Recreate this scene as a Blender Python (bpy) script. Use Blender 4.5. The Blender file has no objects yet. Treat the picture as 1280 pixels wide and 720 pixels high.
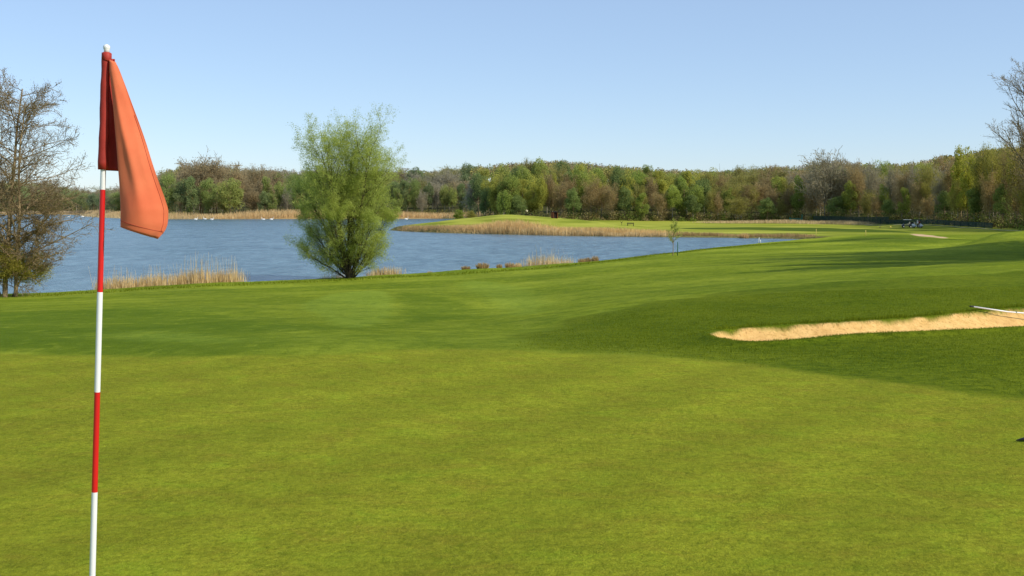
import bpy, math, random
import numpy as np
from mathutils import Vector, Matrix, Euler

random.seed(7); np.random.seed(7)
S = bpy.context.scene
col = bpy.context.collection
R = math.radians

# ------------------------------------------------------------------ camera
F = 1372.0; EYE = 1.7; PITCH = math.atan(104 / F)
WZ = -4.3                                   # level of the lake
cam = bpy.data.objects.new('camera', bpy.data.cameras.new('camera'))
col.objects.link(cam); S.camera = cam
cam.location = (0, 0, EYE); cam.rotation_euler = (math.pi / 2 - PITCH, 0, 0)
cam.data.lens = 36 * F / 1280; cam.data.clip_start = 0.05; cam.data.clip_end = 6000

def slope(py):                               # drop per metre of depth
    v = (360 - py) / F
    return (math.sin(PITCH) - v * math.cos(PITCH)) / (math.cos(PITCH) + v * math.sin(PITCH))
def at(px, py, Y):                           # world point from an image pixel and a chosen depth
    v = (360 - py) / F
    k = Y / (math.cos(PITCH) + v * math.sin(PITCH))
    return ((px - 640) / F * k, Y, EYE - slope(py) * Y)
def atz(px, py, z):
    return at(px, py, (EYE - z) / slope(py))

# ------------------------------------------------------------------ world + sun
SUN_EL = R(38); SUN_DIR = (math.cos(R(-28)), math.sin(R(-28)))
w = bpy.data.worlds.new('World'); S.world = w; w.use_nodes = True
nt = w.node_tree; bg = nt.nodes['Background']
sky = nt.nodes.new('ShaderNodeTexSky'); sky.sky_type = 'NISHITA'; sky.sun_disc = False
sky.sun_elevation = SUN_EL
sky.sun_rotation = math.atan2(SUN_DIR[0], SUN_DIR[1])
sky.air_density = 0.85; sky.dust_density = 0.25; sky.ozone_density = 3.0; sky.altitude = 0
hz1 = nt.nodes.new('ShaderNodeMix'); hz1.data_type = 'RGBA'; hz1.blend_type = 'MIX'; hz1.inputs[0].default_value = .38
hz1.inputs[7].default_value = (3.75, 4.95, 6.9, 1)          # thin spring haze
nt.links.new(sky.outputs[0], hz1.inputs[6]); nt.links.new(hz1.outputs[2], bg.inputs[0]); bg.inputs[1].default_value = 0.145
sl = bpy.data.lights.new('sun', 'SUN'); sl.energy = 4.6; sl.angle = R(0.5); sl.color = (1, .925, .79)
so = bpy.data.objects.new('sun', sl); col.objects.link(so)
sv = Vector((SUN_DIR[0] * math.cos(SUN_EL), SUN_DIR[1] * math.cos(SUN_EL), math.sin(SUN_EL)))
so.rotation_euler = sv.to_track_quat('Z', 'Y').to_euler(); so.location = (30, -30, 40)
S.view_settings.view_transform = 'Standard'; S.view_settings.look = 'None'
S.view_settings.exposure = 0; S.render.engine = 'CYCLES'

# ------------------------------------------------------------------ materials
class NB:
    def __init__(s, name):
        s.m = bpy.data.materials.new(name); s.m.use_nodes = True
        s.t = s.m.node_tree; s.n = s.t.nodes; s.n.clear()
        s.out = s.n.new('ShaderNodeOutputMaterial')
    def link(s, a, b): s.t.links.new(a, b)
    def node(s, ty, **kw):
        n = s.n.new(ty)
        for k, v in kw.items(): setattr(n, k, v)
        return n
    def val(s, sock, v):
        if isinstance(v, bpy.types.NodeSocket): s.link(v, sock)
        elif isinstance(v, tuple) and len(v) == 3 and sock.type == 'RGBA': sock.default_value = (*v, 1)
        else: sock.default_value = v
    def mix(s, f, a, b, blend='MIX'):
        n = s.node('ShaderNodeMix', data_type='RGBA', blend_type=blend)
        s.val(n.inputs[0], f); s.val(n.inputs[6], a); s.val(n.inputs[7], b); return n.outputs[2]
    def math(s, op, a, b=0.0, clamp=False):
        n = s.node('ShaderNodeMath', operation=op, use_clamp=clamp)
        s.val(n.inputs[0], a); s.val(n.inputs[1], b); return n.outputs[0]
    def ramp(s, f, lo, hi):
        n = s.node('ShaderNodeMapRange'); n.clamp = True
        s.val(n.inputs[0], f); n.inputs[1].default_value = lo; n.inputs[2].default_value = hi; return n.outputs[0]
    def coords(s, kind='Object', scale=(1, 1, 1), rot=(0, 0, 0)):
        c = s.node('ShaderNodeTexCoord'); m = s.node('ShaderNodeMapping')
        m.inputs['Scale'].default_value = scale; m.inputs['Rotation'].default_value = rot
        s.link(c.outputs[kind], m.inputs[0]); return m.outputs[0]
    def noise(s, co, scale, detail=4, rough=.55, dist=0):
        n = s.node('ShaderNodeTexNoise'); s.val(n.inputs['Vector'], co)
        n.inputs['Scale'].default_value = scale; n.inputs['Detail'].default_value = detail
        n.inputs['Roughness'].default_value = rough; n.inputs['Distortion'].default_value = dist
        return n.outputs[0]
    def principled(s, colr, rough=.6, spec=.5, bump=None, bstr=.3, bdist=.02, **kw):
        p = s.node('ShaderNodeBsdfPrincipled'); s.val(p.inputs['Base Color'], colr)
        s.val(p.inputs['Roughness'], rough); s.val(p.inputs['Specular IOR Level'], spec)
        for k, v in kw.items(): s.val(p.inputs[k], v)
        if bump is not None:
            b = s.node('ShaderNodeBump'); b.inputs['Strength'].default_value = bstr
            b.inputs['Distance'].default_value = bdist; s.link(bump, b.inputs['Height'])
            s.link(b.outputs[0], p.inputs['Normal'])
        s.link(p.outputs[0], s.out.inputs[0]); return p

def plain(name, c, rough=.5, spec=.4, var=.12, scale=6, metal=0):
    b = NB(name); co = b.coords('Object')
    n = b.noise(co, scale, 5)
    c2 = tuple(x * (1 - var * 2.5) for x in c)
    b.principled(b.mix(b.ramp(n, .35, .65), c2, c), rough, spec, Metallic=metal, bump=n, bstr=.1, bdist=.005); return b.m

def foliage(name, dark, light, trans=.35, objvar=.35, warm=None):
    b = NB(name)
    a = b.node('ShaderNodeAttribute', attribute_name='tone')
    co = b.coords('Object'); n = b.noise(co, .7, 3)
    f = b.math('ADD', b.math('MULTIPLY', a.outputs['Fac'], .65), b.math('MULTIPLY', b.ramp(n, .35, .65), .35))
    c = b.mix(f, dark, light)
    oi = b.node('ShaderNodeObjectInfo')
    if warm: c = b.mix(b.math('MULTIPLY', oi.outputs['Random'], .5), c, warm)
    hs = b.node('ShaderNodeHueSaturation'); b.val(hs.inputs['Color'], c)
    rr = b.math('FRACT', b.math('MULTIPLY', oi.outputs['Random'], 7.31))
    b.val(hs.inputs['Value'], b.math('ADD', 1 - objvar / 2, b.math('MULTIPLY', rr, objvar)))
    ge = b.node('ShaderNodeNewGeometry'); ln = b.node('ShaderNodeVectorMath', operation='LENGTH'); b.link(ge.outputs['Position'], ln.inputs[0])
    hc = b.mix(b.math('MULTIPLY', b.ramp(ln.outputs['Value'], 200, 800), .32), hs.outputs[0], (.36, .40, .42))  # aerial haze painted into the foliage colour, stronger with distance
    d = b.node('ShaderNodeBsdfDiffuse'); t = b.node('ShaderNodeBsdfTranslucent')
    b.link(hc, d.inputs[0]); b.link(hc, t.inputs[0])
    mx = b.node('ShaderNodeMixShader'); mx.inputs[0].default_value = trans
    b.link(d.outputs[0], mx.inputs[1]); b.link(t.outputs[0], mx.inputs[2]); b.link(mx.outputs[0], b.out.inputs[0])
    return b.m

def bark(name, a, c):
    b = NB(name); co = b.coords('Object', (1, 1, .25)); n = b.noise(co, 9, 6)
    b.principled(b.mix(b.ramp(n, .35, .65), a, c), .9, .1, bump=n, bstr=.6, bdist=.03); return b.m

M = {}
M['bark'] = bark('bark', (.12, .085, .045), (.36, .27, .15))
M['bark_dark'] = bark('bark_dark', (.03, .022, .015), (.11, .085, .05))
M['bark_pale'] = bark('bark_pale', (.18, .15, .10), (.42, .37, .28))
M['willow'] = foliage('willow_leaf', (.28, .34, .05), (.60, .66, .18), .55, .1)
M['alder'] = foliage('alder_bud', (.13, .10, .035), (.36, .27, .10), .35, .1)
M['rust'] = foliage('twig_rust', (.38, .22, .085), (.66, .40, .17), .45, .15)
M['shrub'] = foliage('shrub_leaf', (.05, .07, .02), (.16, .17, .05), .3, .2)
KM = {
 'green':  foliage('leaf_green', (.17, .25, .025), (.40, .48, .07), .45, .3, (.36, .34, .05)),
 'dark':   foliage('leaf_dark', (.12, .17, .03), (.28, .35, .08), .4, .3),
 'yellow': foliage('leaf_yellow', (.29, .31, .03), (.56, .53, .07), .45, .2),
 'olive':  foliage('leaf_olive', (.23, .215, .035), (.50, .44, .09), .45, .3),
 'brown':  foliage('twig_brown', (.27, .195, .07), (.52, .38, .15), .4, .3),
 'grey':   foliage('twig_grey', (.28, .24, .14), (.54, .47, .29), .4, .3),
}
M['hill'] = None
def hillmat():
    b = NB('far_wood'); a = b.node('ShaderNodeAttribute', attribute_name='tint')
    d = b.node('ShaderNodeBsdfDiffuse'); t = b.node('ShaderNodeBsdfTranslucent')
    b.link(a.outputs['Color'], d.inputs[0]); b.link(a.outputs['Color'], t.inputs[0])
    mx = b.node('ShaderNodeMixShader'); mx.inputs[0].default_value = .25
    b.link(d.outputs[0], mx.inputs[1]); b.link(t.outputs[0], mx.inputs[2]); b.link(mx.outputs[0], b.out.inputs[0])
    return b.m
M['hill'] = hillmat()
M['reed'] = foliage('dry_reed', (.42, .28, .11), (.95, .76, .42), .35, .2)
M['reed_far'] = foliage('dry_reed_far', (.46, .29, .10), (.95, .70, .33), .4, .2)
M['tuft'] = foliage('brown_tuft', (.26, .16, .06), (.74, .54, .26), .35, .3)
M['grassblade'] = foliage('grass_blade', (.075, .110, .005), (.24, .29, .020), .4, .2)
M['white'] = plain('white_paint', (.82, .82, .80), .35, .5, .03)
M['red'] = plain('red_paint', (.66, .012, .012), .35, .5, .05)
M['sleeve'] = plain('red_sleeve_fold_shade', (.40, .035, .022), .6, .3, .1, 20)
M['black'] = plain('black_plastic', (.014, .014, .015), .5, .4, .05)
M['tyre'] = plain('tyre', (.02, .02, .02), .9, .2, .05)
M['navy'] = plain('dark_body', (.03, .045, .06), .3, .5, .05)
M['cartwhite'] = plain('cart_white', (.75, .77, .80), .3, .5, .03)
M['skin'] = plain('skin', (.55, .32, .22), .6, .3, .05)
M['shirtw'] = plain('white_shirt', (.8, .8, .82), .8, .2, .05)
M['shirtr'] = plain('red_shirt', (.35, .07, .04), .8, .2, .05)
M['trouser'] = plain('dark_trousers', (.03, .035, .05), .8, .2, .05)
M['hair'] = plain('hair', (.04, .025, .015), .8, .2, .05)
M['hut'] = plain('hut_wood', (.27, .085, .035), .8, .2, .2)
M['hutdark'] = plain('hut_dark', (.02, .012, .01), .9, .2, .1)
M['fence'] = plain('green_fence', (.015, .045, .035), .7, .2, .1)
M['teal'] = plain('teal_paint', (.03, .16, .12), .6, .3, .1)
M['stakeg'] = plain('green_stake', (.03, .14, .06), .6, .3, .1)
M['stakey'] = plain('yellow_stake', (.72, .58, .14), .6, .3, .1)
M['gravel'] = plain('gravel', (.42, .39, .33), .95, .1, .15, 3)
M['swan'] = plain('swan_feather', (.86, .86, .83), .8, .2, .03)
M['orange'] = plain('swan_bill', (.7, .22, .03), .6, .3, .03)
M['bench'] = plain('bench_wood', (.05, .04, .03), .8, .2, .1)
M['cream'] = plain('cream_cloth', (.75, .66, .45), .8, .2, .05)

def flagmat():
    b = NB('flag_cloth'); co = b.coords('Object')
    wv = b.noise(co, 900, 2); n = b.noise(co, 9, 4)
    c = b.mix(b.ramp(n, .3, .7), (.70, .148, .060), (.80, .210, .088))
    d = b.node('ShaderNodeBsdfPrincipled'); b.val(d.inputs['Base Color'], c); d.inputs['Roughness'].default_value = .75
    d.inputs['Specular IOR Level'].default_value = .2; d.inputs['Sheen Weight'].default_value = .15
    bp = b.node('ShaderNodeBump'); bp.inputs['Strength'].default_value = .25; bp.inputs['Distance'].default_value = .004
    n2 = b.noise(b.coords('Object', (1, 1, .4)), 26, 3, .5, .6)
    b.link(b.math('ADD', b.math('MULTIPLY', wv, .06), n2), bp.inputs['Height']); b.link(bp.outputs[0], d.inputs['Normal'])
    t = b.node('ShaderNodeBsdfTranslucent'); b.val(t.inputs[0], (.72, .10, .04))
    mx = b.node('ShaderNodeMixShader'); mx.inputs[0].default_value = .16
    b.link(d.outputs[0], mx.inputs[1]); b.link(t.outputs[0], mx.inputs[2]); b.link(mx.outputs[0], b.out.inputs[0]); return b.m
M['flag'] = flagmat()

def watermat():
    b = NB('lake_water'); co = b.coords('Object', (1, 1, 1))
    n1 = b.noise(b.coords('Object', (.8, .32, 1), (0, 0, R(-6))), 1, 5, .62, .4); n2 = b.noise(b.coords('Object', (.28, .11, 1), (0, 0, R(9))), 1, 5, .62, .3)
    n3 = b.noise(b.coords('Object', (2.2, 1.4, 1), (0, 0, R(4))), 1, 4, .6, .3)
    big = b.noise(b.coords('Object', (.010, .030, 1), (0, 0, R(10))), 1, 4)
    h = b.math('ADD', b.math('ADD', n1, b.math('MULTIPLY', n3, .3)), b.math('MULTIPLY', n2, 1.2))
    nn = b.math('ADD', b.math('MULTIPLY', n1, .6), b.math('MULTIPLY', n2, .4))
    c = b.mix(b.ramp(nn, .40, .60), (.020, .070, .098), (.12, .215, .255))
    c = b.mix(b.math('MULTIPLY', b.ramp(big, .40, .62), .4), c, (.12, .20, .24))
    b.principled(c, .25, .33, bump=h, bstr=1.0, bdist=.6)
    return b.m
M['water'] = watermat()

# ------------------------------------------------------------------ helpers
def children(o): return [c for c in bpy.data.objects if c.parent == o]
def tag(o, label=None, cat=None, group=None, kind=None):
    if label: o['label'] = label
    if cat: o['category'] = cat
    if group: o['group'] = group
    if kind: o['kind'] = kind
    return o
def empty(name, loc, rz=0, **kw):
    o = bpy.data.objects.new(name, None); col.objects.link(o); o.location = loc; o.rotation_euler = (0, 0, rz)
    o.empty_display_size = .3; return tag(o, **kw)
def mesh_np(name, V, Fq, mats, tone=None, smooth=False, midx=None, tint=None):
    """V (n,3); Fq (m,k) faces of equal size"""
    V = np.asarray(V, dtype=np.float32); Fq = np.asarray(Fq, dtype=np.int32)
    me = bpy.data.meshes.new(name); k = Fq.shape[1]
    me.vertices.add(len(V)); me.vertices.foreach_set('co', V.ravel())
    me.loops.add(Fq.size); me.loops.foreach_set('vertex_index', Fq.ravel())
    me.polygons.add(len(Fq)); me.polygons.foreach_set('loop_start', np.arange(len(Fq), dtype=np.int32) * k)
    if smooth: me.polygons.foreach_set('use_smooth', np.ones(len(Fq), dtype=bool))
    if midx is not None: me.polygons.foreach_set('material_index', np.asarray(midx, dtype=np.int32))
    for m in (mats if isinstance(mats, list) else [mats]): me.materials.append(m)
    me.update(calc_edges=True)
    if tone is not None:
        a = me.attributes.new('tone', 'FLOAT', 'FACE'); a.data.foreach_set('value', np.asarray(tone, dtype=np.float32))
    if tint is not None:
        a = me.attributes.new('tint', 'FLOAT_COLOR', 'FACE')
        a.data.foreach_set('color', np.concatenate([tint, np.ones((len(tint), 1))], 1).astype(np.float32).ravel())
    return me
def put(name, me, parent=None, loc=(0, 0, 0), **kw):
    o = bpy.data.objects.new(name, me); col.objects.link(o)
    if parent: o.parent = parent
    o.location = loc; return tag(o, **kw)

class MB:                                    # python mesh collector
    def __init__(s): s.v = []; s.f = []; s.mi = []
    def add(s, v, f, mi=0):
        k = len(s.v); s.v += [tuple(p) for p in v]; s.f += [tuple(i + k for i in q) for q in f]; s.mi += [mi] * len(f)
    def box(s, c, d, rz=0, rx=0, ry=0, mi=0, bev=0.0):
        hx, hy, hz = d[0] / 2, d[1] / 2, d[2] / 2
        m = Euler((rx, ry, rz)).to_matrix(); c = Vector(c)
        if bev <= 0:
            v = [m @ Vector((x, y, z)) + c for x in (-hx, hx) for y in (-hy, hy) for z in (-hz, hz)]
            s.add(v, [(0, 1, 3, 2), (4, 6, 7, 5), (0, 4, 5, 1), (2, 3, 7, 6), (0, 2, 6, 4), (1, 5, 7, 3)], mi); return
        b = min(bev, hx * .9, hy * .9, hz * .9)
        rings = []
        for z, i in ((-hz, b), (-hz + b, 0), (hz - b, 0), (hz, b)):
            x, y = hx - i, hy - i
            q = b * .6
            rings.append([(x - q, -y), (x, -y + q), (x, y - q), (x - q, y), (-x + q, y), (-x, y - q), (-x, -y + q), (-x + q, -y)])
            rings[-1] = [m @ Vector((px_, py_, z)) + c for px_, py_ in rings[-1]]
        v = [p for r in rings for p in r]; f = []
        for r in range(3):
            for i in range(8): j = (i + 1) % 8; f.append((r * 8 + i, r * 8 + j, r * 8 + 8 + j, r * 8 + 8 + i))
        f.append(tuple(range(7, -1, -1))); f.append(tuple(range(24, 32)))
        s.add(v, f, mi)
    def tube(s, pts, rad, n=8, mi=0, cap=True):
        pts = [Vector(p) for p in pts]
        if not hasattr(rad, '__len__'): rad = [rad] * len(pts)
        v = []; f = []
        for i, p in enumerate(pts):
            d = (pts[min(i + 1, len(pts) - 1)] - pts[max(i - 1, 0)]).normalized()
            a = Vector((0, 1, 0)) if abs(d.z) > .7 else Vector((0, 0, 1))
            u = d.cross(a).normalized(); w_ = d.cross(u)
            for k in range(n):
                t = 2 * math.pi * k / n; v.append(p + (u * math.cos(t) + w_ * math.sin(t)) * rad[i])
        for i in range(len(pts) - 1):
            for k in range(n): j = (k + 1) % n; f.append((i * n + k, i * n + j, i * n + n + j, i * n + n + k))
        if cap: f.append(tuple(range(n))[::-1]); f.append(tuple(range((len(pts) - 1) * n, len(pts) * n)))
        s.add(v, f, mi)
    def ball(s, c, r, n=10, mi=0):
        if not hasattr(r, '__len__'): r = (r, r, r)
        v = []; f = []; m = n // 2 + 1
        for i in range(m + 1):
            ph = math.pi * i / m
            for k in range(n):
                t = 2 * math.pi * k / n
                v.append((c[0] + r[0] * math.sin(ph) * math.cos(t), c[1] + r[1] * math.sin(ph) * math.sin(t), c[2] + r[2] * math.cos(ph)))
        for i in range(m):
            for k in range(n): j = (k + 1) % n; f.append((i * n + k, i * n + n + k, i * n + n + j, i * n + j))
        s.add(v, f, mi)
    def mesh(s, name, mats, smooth=False):
        me = bpy.data.meshes.new(name); me.from_pydata([tuple(p) for p in s.v], [], s.f)
        for m in (mats if isinstance(mats, list) else [mats]): me.materials.append(m)
        me.polygons.foreach_set('material_index', np.array(s.mi, dtype=np.int32))
        if smooth: me.polygons.foreach_set('use_smooth', np.ones(len(s.f), dtype=bool))
        me.update(); return me
    def build(s, name, mats, parent=None, loc=(0, 0, 0), smooth=False, **kw):
        return put(name, s.mesh(name, mats, smooth), parent, loc, **kw)

# ------------------------------------------------------------------ terrain height
CT = []                                       # terrain control points from image pixels and chosen depths (x, y, z)
def c(px, *rows):
    for py, Y in rows: CT.append(at(px, py, Y))
def cz(px, *rows):
    for z, Y in rows: CT.append(((px - 640) / F * Y, Y, z))
c(-150, (440, 13), (415, 19), (395, 30), (380, 48), (374, 66))
c(0, (440, 13), (415, 19), (395, 30), (380, 48), (371, 66))
c(150, (440, 13), (415, 19), (392, 31), (374, 50), (364, 70))
c(300, (440, 12.5), (413, 19), (390, 31), (370, 51), (357, 76))
c(450, (437, 12.8), (410, 20), (385, 34), (365, 55), (350, 82))
c(640, (437, 12.8), (412, 20), (385, 34), (360, 60), (340, 92))
c(800, (440, 12.6), (420, 15.5), (380, 24), (360, 42), (345, 62), (325, 105))
c(900, (452, 11.9), (430, 14.2), (415, 16.1), (385, 22), (365, 28), (350, 44), (330, 78), (312, 135))
c(1000, (425, 14.3), (408, 16.6), (380, 22), (355, 29), (340, 48), (320, 90), (304, 160))
c(1150, (418, 14.6), (400, 17.4), (370, 23), (345, 30), (330, 55), (313, 96), (300, 145), (294, 190))
c(1280, (411, 15), (389, 18.8), (362, 24), (338, 31), (325, 55), (311, 90))
c(1400, (405, 15.5), (380, 20), (355, 25), (330, 33), (320, 58), (306, 90), (280, 112))
cz(1280, (-2.9, 160), (-3.4, 200), (1, 300), (12, 500), (18, 900))
c(1240, (293, 118)); c(1330, (283.5, 112)); c(1280, (288.5, 114)); cz(1280, (-3.0, 140)); cz(1205, (-3.0, 122)); cz(1200, (-3.3, 165), (-3.5, 230))
cz(1400, (-2.8, 160), (-3.2, 190), (1, 300), (12, 500), (18, 900))
cz(1100, (-3.6, 200), (-3.8, 240), (-3.7, 300), (1, 400), (11, 600), (18, 900))
cz(1000, (-4.0, 220), (-3.8, 290), (-3.6, 340))
cz(900, (-4.0, 215), (-3.9, 270), (-3.6, 340), (2, 450), (10, 600), (18, 900))
cz(800, (-4.0, 215), (-3.6, 270), (-3.5, 340))
cz(700, (-3.9, 232), (-3.6, 345), (2, 450), (10, 600), (18, 900))
c(570, (274.5, 262)); c(625, (269, 258)); c(690, (273, 260)); c(740, (277, 262)); c(520, (281, 262))
c(600, (283, 240)); c(660, (282, 238))
cz(600, (-3.6, 310), (-3.7, 400), (-3.5, 470), (2, 600), (12, 800), (18, 1200))
cz(500, (-3.8, 300), (-3.8, 480), (2, 620), (11, 800), (16, 1200))
cz(300, (-4, 200), (-3.8, 500), (0, 650), (8, 900), (14, 1300))
cz(100, (-4, 200), (-3.8, 620), (-2, 750), (5, 950), (10, 1300))
cz(-150, (-4, 200), (-3.8, 700), (-2, 850), (6, 1050), (12, 1300))
for px in range(-200, 1500, 140):
    cz(px, (0, 2.0), (0, 3.5), (0, 5.5), (0, 8)); 
    if px < 1150: cz(px, (0, 10.5))
CT = np.array(CT)
def warp(x, y):
    r = np.hypot(x, y); th = np.arctan2(x, y)
    th = np.clip(th, -.56, .56)
    return th * 3.2, np.log(np.maximum(r, 2.0))
cu, cv = warp(CT[:, 0], CT[:, 1])
def kern(d2): return np.where(d2 > 1e-12, .5 * d2 * np.log(np.maximum(d2, 1e-12)), 0)
n = len(CT)
A = np.zeros((n + 3, n + 3))
A[:n, :n] = kern((cu[:, None] - cu[None]) ** 2 + (cv[:, None] - cv[None]) ** 2) + np.eye(n) * 2e-4
A[:n, n] = 1; A[:n, n + 1] = cu; A[:n, n + 2] = cv
A[n:, :n] = A[:n, n:].T
sol = np.linalg.solve(A, np.concatenate([CT[:, 2], [0, 0, 0]]))
def base_z(x, y):
    x = np.asarray(x, float); y = np.asarray(y, float)
    u, v = warp(x, y); z = np.full(u.shape, sol[n]) + sol[n + 1] * u + sol[n + 2] * v
    for i in range(n): z = z + sol[i] * kern((u - cu[i]) ** 2 + (v - cv[i]) ** 2)
    r = np.hypot(x, y); far = np.clip((r - 1250) / 400, 0, 1)
    z = z * (1 - far) + 14 * far
    back = np.clip((-y - 0) / 30, 0, 1)
    z = z * (1 - back) + 0 * back
    return np.maximum(z, -4.12)
def sdist(x, y, poly):                        # signed distance, negative inside
    P = np.asarray(poly, float)[:, :2]; d = np.full(np.shape(x), 1e9); ins = np.zeros(np.shape(x), bool)
    for i in range(len(P)):
        a = P[i]; b = P[(i + 1) % len(P)]; e = b - a
        t = np.clip(((x - a[0]) * e[0] + (y - a[1]) * e[1]) / (e @ e + 1e-12), 0, 1)
        d = np.minimum(d, np.hypot(x - a[0] - t * e[0], y - a[1] - t * e[1]))
        cnd = ((a[1] > y) != (b[1] > y))
        with np.errstate(divide='ignore', invalid='ignore'):
            xi = a[0] + (y - a[1]) * e[0] / (e[1] if abs(e[1]) > 1e-12 else 1e-12)
        ins ^= cnd & (x < xi)
    return np.where(ins, -d, d)
def smooth_poly(P, it=2):
    P = np.asarray(P, float)
    for _ in range(it):
        Q = []
        for i in range(len(P)):
            a = P[i]; b = P[(i + 1) % len(P)]; Q += [a * .75 + b * .25, a * .25 + b * .75]
        P = np.array(Q)
    return P
near = [atz(px, py, WZ)[:2] for px, py in ((-330, 374), (-60, 370), (60, 368), (130, 362.5), (220, 357), (300, 353.5), (380, 349), (450, 345.5), (560, 337.5),
        (640, 333), (740, 325.5), (800, 319), (850, 313), (900, 308), (950, 303.5), (1000, 300.6), (1022, 299.6), (985, 298.8), (940, 298.2), (900, 297.4), (850, 297),
        (800, 296.3), (750, 296), (700, 295), (640, 293.6), (600, 292.6), (560, 291.4), (520, 290), (492, 288.6))]
LAKE = near + [(-31, 262), (-26, 285), (-12, 300), (2, 335), (-6, 390), (-12, 465), (-49, 480), (-90, 472), (-143, 460), (-180, 500), (-223, 600), (-281, 690), (-340, 705), (-900, 760), (-900, 70)]
LAKE = smooth_poly(LAKE, 2)
def hz(v, z): return (EYE - z) / slope(v)
BUNK = [at(px, py, Y)[:2] for px, py, Y in ((889, 419, 15.2), (900, 425, 14.6), (940, 429, 13.8), (1000, 425, 13.9), (1060, 419, 14.4), (1130, 415.5, 14.5), (1280, 412, 14.9), (1420, 409, 15.3),
        (1480, 385, 18.6), (1400, 380, 19.5), (1280, 387.5, 19.2), (1200, 396, 18.0), (1160, 400, 17.5), (1100, 404, 17.0), (1040, 408.5, 16.5), (950, 412, 16.2), (900, 414.5, 15.8))]
BUNK = smooth_poly(BUNK, 2)
def height(x, y, bunk=True):
    z = base_z(x, y)
    d = sdist(x, y, LAKE)
    t = np.clip((3.0 - d) / 5.0, 0, 1); t = t * t * (3 - 2 * t)
    z = z * (1 - t) + (-5.4) * t
    # gentle hollows and swells
    r = np.hypot(x, y); s_ = np.clip((r - 13) / 20, 0, 1)
    z = z + s_ * .05 * np.sin(x * .31 + 1.3 * np.sin(y * .13)) * np.cos(y * .22 + x * .1)
    z = z + .012 * np.sin(x * .9 + y * .5) * np.cos(y * .7 - x * .3)
    if bunk:
        db = sdist(x, y, BUNK)
        wob = .05 * np.sin(x * 5.1) * np.sin(y * 3.3 + x) 
        dep = np.clip((-db + wob * .3) * .66, 0, .33)
        lip = np.exp(-((db - .12) / .16) ** 2) * .06 * (db > -.02)
        z = z - dep + lip
        ins = np.clip(-db / .3, 0, 1)
        z = z + ins * (.012 * np.sin(x * 3.1 + 2 * np.sin(y * 2.3)) * np.sin(y * 4 + x * 1.3))
    return z
def gz(x, y): return float(height(np.array([x]), np.array([y]))[0])

ths = np.concatenate([np.arange(-180, -30, 2.5), np.arange(-30, 30, .1), np.arange(30, 180, 2.5)])
rs = np.concatenate([[.05, .5, 1, 1.6, 2.2], np.exp(np.arange(math.log(2.8), math.log(13.2), .0055)), np.exp(np.arange(math.log(13.2), math.log(19.6), .0028)), np.exp(np.arange(math.log(19.6), math.log(26), .0055)), np.exp(np.arange(math.log(26), math.log(380), .0085)), np.exp(np.arange(math.log(380), math.log(5200), .03))])
TH, RR = np.meshgrid(np.radians(ths), rs)
GX = RR * np.sin(TH); GY = RR * np.cos(TH); GZ = height(GX, GY)
nr, nth = GX.shape
idx = np.arange(nr * nth).reshape(nr, nth)
nx = np.roll(idx, -1, 1)
Fq = np.stack([idx[:-1], nx[:-1], nx[1:], idx[1:]], -1).reshape(-1, 4)[:, ::-1]
# march a sight line to the ground (used to project image-pixel outlines of the mown areas from the camera)
_cache = {}
def ground(px, py):
    th = math.atan((px - 640) / F); Y = np.exp(np.linspace(math.log(2.5), math.log(1200), 2600)); 
    v = (360 - py) / F; k = Y / (math.cos(PITCH) + v * math.sin(PITCH)); X = (px - 640) / F * k
    z = height(X, Y, False); ray = EYE - slope(py) * Y
    hit = np.nonzero(z >= ray)[0]; i = hit[0] if len(hit) else -1
    return (float(X[i]), float(Y[i]), float(z[i]))
def gpoly(pts, it=2): return smooth_poly([ground(*p)[:2] for p in pts], it)
GREEN = gpoly([(-500, 455), (-200, 447), (0, 441), (120, 444), (240, 449), (330, 446), (450, 440), (560, 437), (650, 438), (760, 442), (860, 449), (980, 461), (1100, 475), (1280, 499), (1500, 535), (1500, 2200), (-500, 2200)])
ROUGH = gpoly([(634, 432), (648, 423), (690, 405), (750, 391), (830, 376), (900, 366), (1000, 356), (1150, 346), (1280, 339), (1500, 328), (1520, 540), (1280, 500), (1100, 476), (980, 462), (860, 450), (760, 443), (680, 440), (645, 438)])
FRNG = gpoly([(-400, 380), (0, 396), (120, 384), (300, 384), (345, 398), (390, 412), (480, 418), (560, 424), (600, 432), (560, 437), (450, 440), (330, 446), (240, 449), (120, 444), (0, 441), (-400, 452)])
PALE = gpoly([(345, 380), (420, 366), (470, 362), (500, 372), (520, 385), (470, 398), (400, 400)])
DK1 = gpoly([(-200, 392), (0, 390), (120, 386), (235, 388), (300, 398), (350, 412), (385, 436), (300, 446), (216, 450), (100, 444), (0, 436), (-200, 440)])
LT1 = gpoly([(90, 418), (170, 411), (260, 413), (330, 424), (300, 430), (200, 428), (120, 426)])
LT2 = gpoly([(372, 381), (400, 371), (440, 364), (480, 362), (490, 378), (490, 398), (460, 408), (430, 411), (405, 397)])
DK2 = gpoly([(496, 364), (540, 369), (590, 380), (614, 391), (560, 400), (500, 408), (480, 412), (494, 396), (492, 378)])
LT3 = gpoly([(560, 352), (620, 350), (680, 362), (700, 385), (650, 398), (622, 390), (600, 372)])
DK3 = gpoly([(640, 344), (720, 342), (760, 352), (740, 372), (700, 376), (680, 358)])
FARB = gpoly([(760, 352), (830, 348), (960, 345), (1100, 336), (1280, 328), (1280, 336), (1150, 343), (1000, 353), (900, 362), (800, 376)])
darkb = gpoly([(850, 284.5), (950, 284), (1060, 285.5), (1130, 289), (1150, 292), (1080, 290), (960, 287.5), (850, 286.5)], 1)
mound = gpoly([(1030, 300), (1100, 293), (1150, 294), (1180, 300), (1170, 305), (1100, 304), (1040, 303)], 1)
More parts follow.
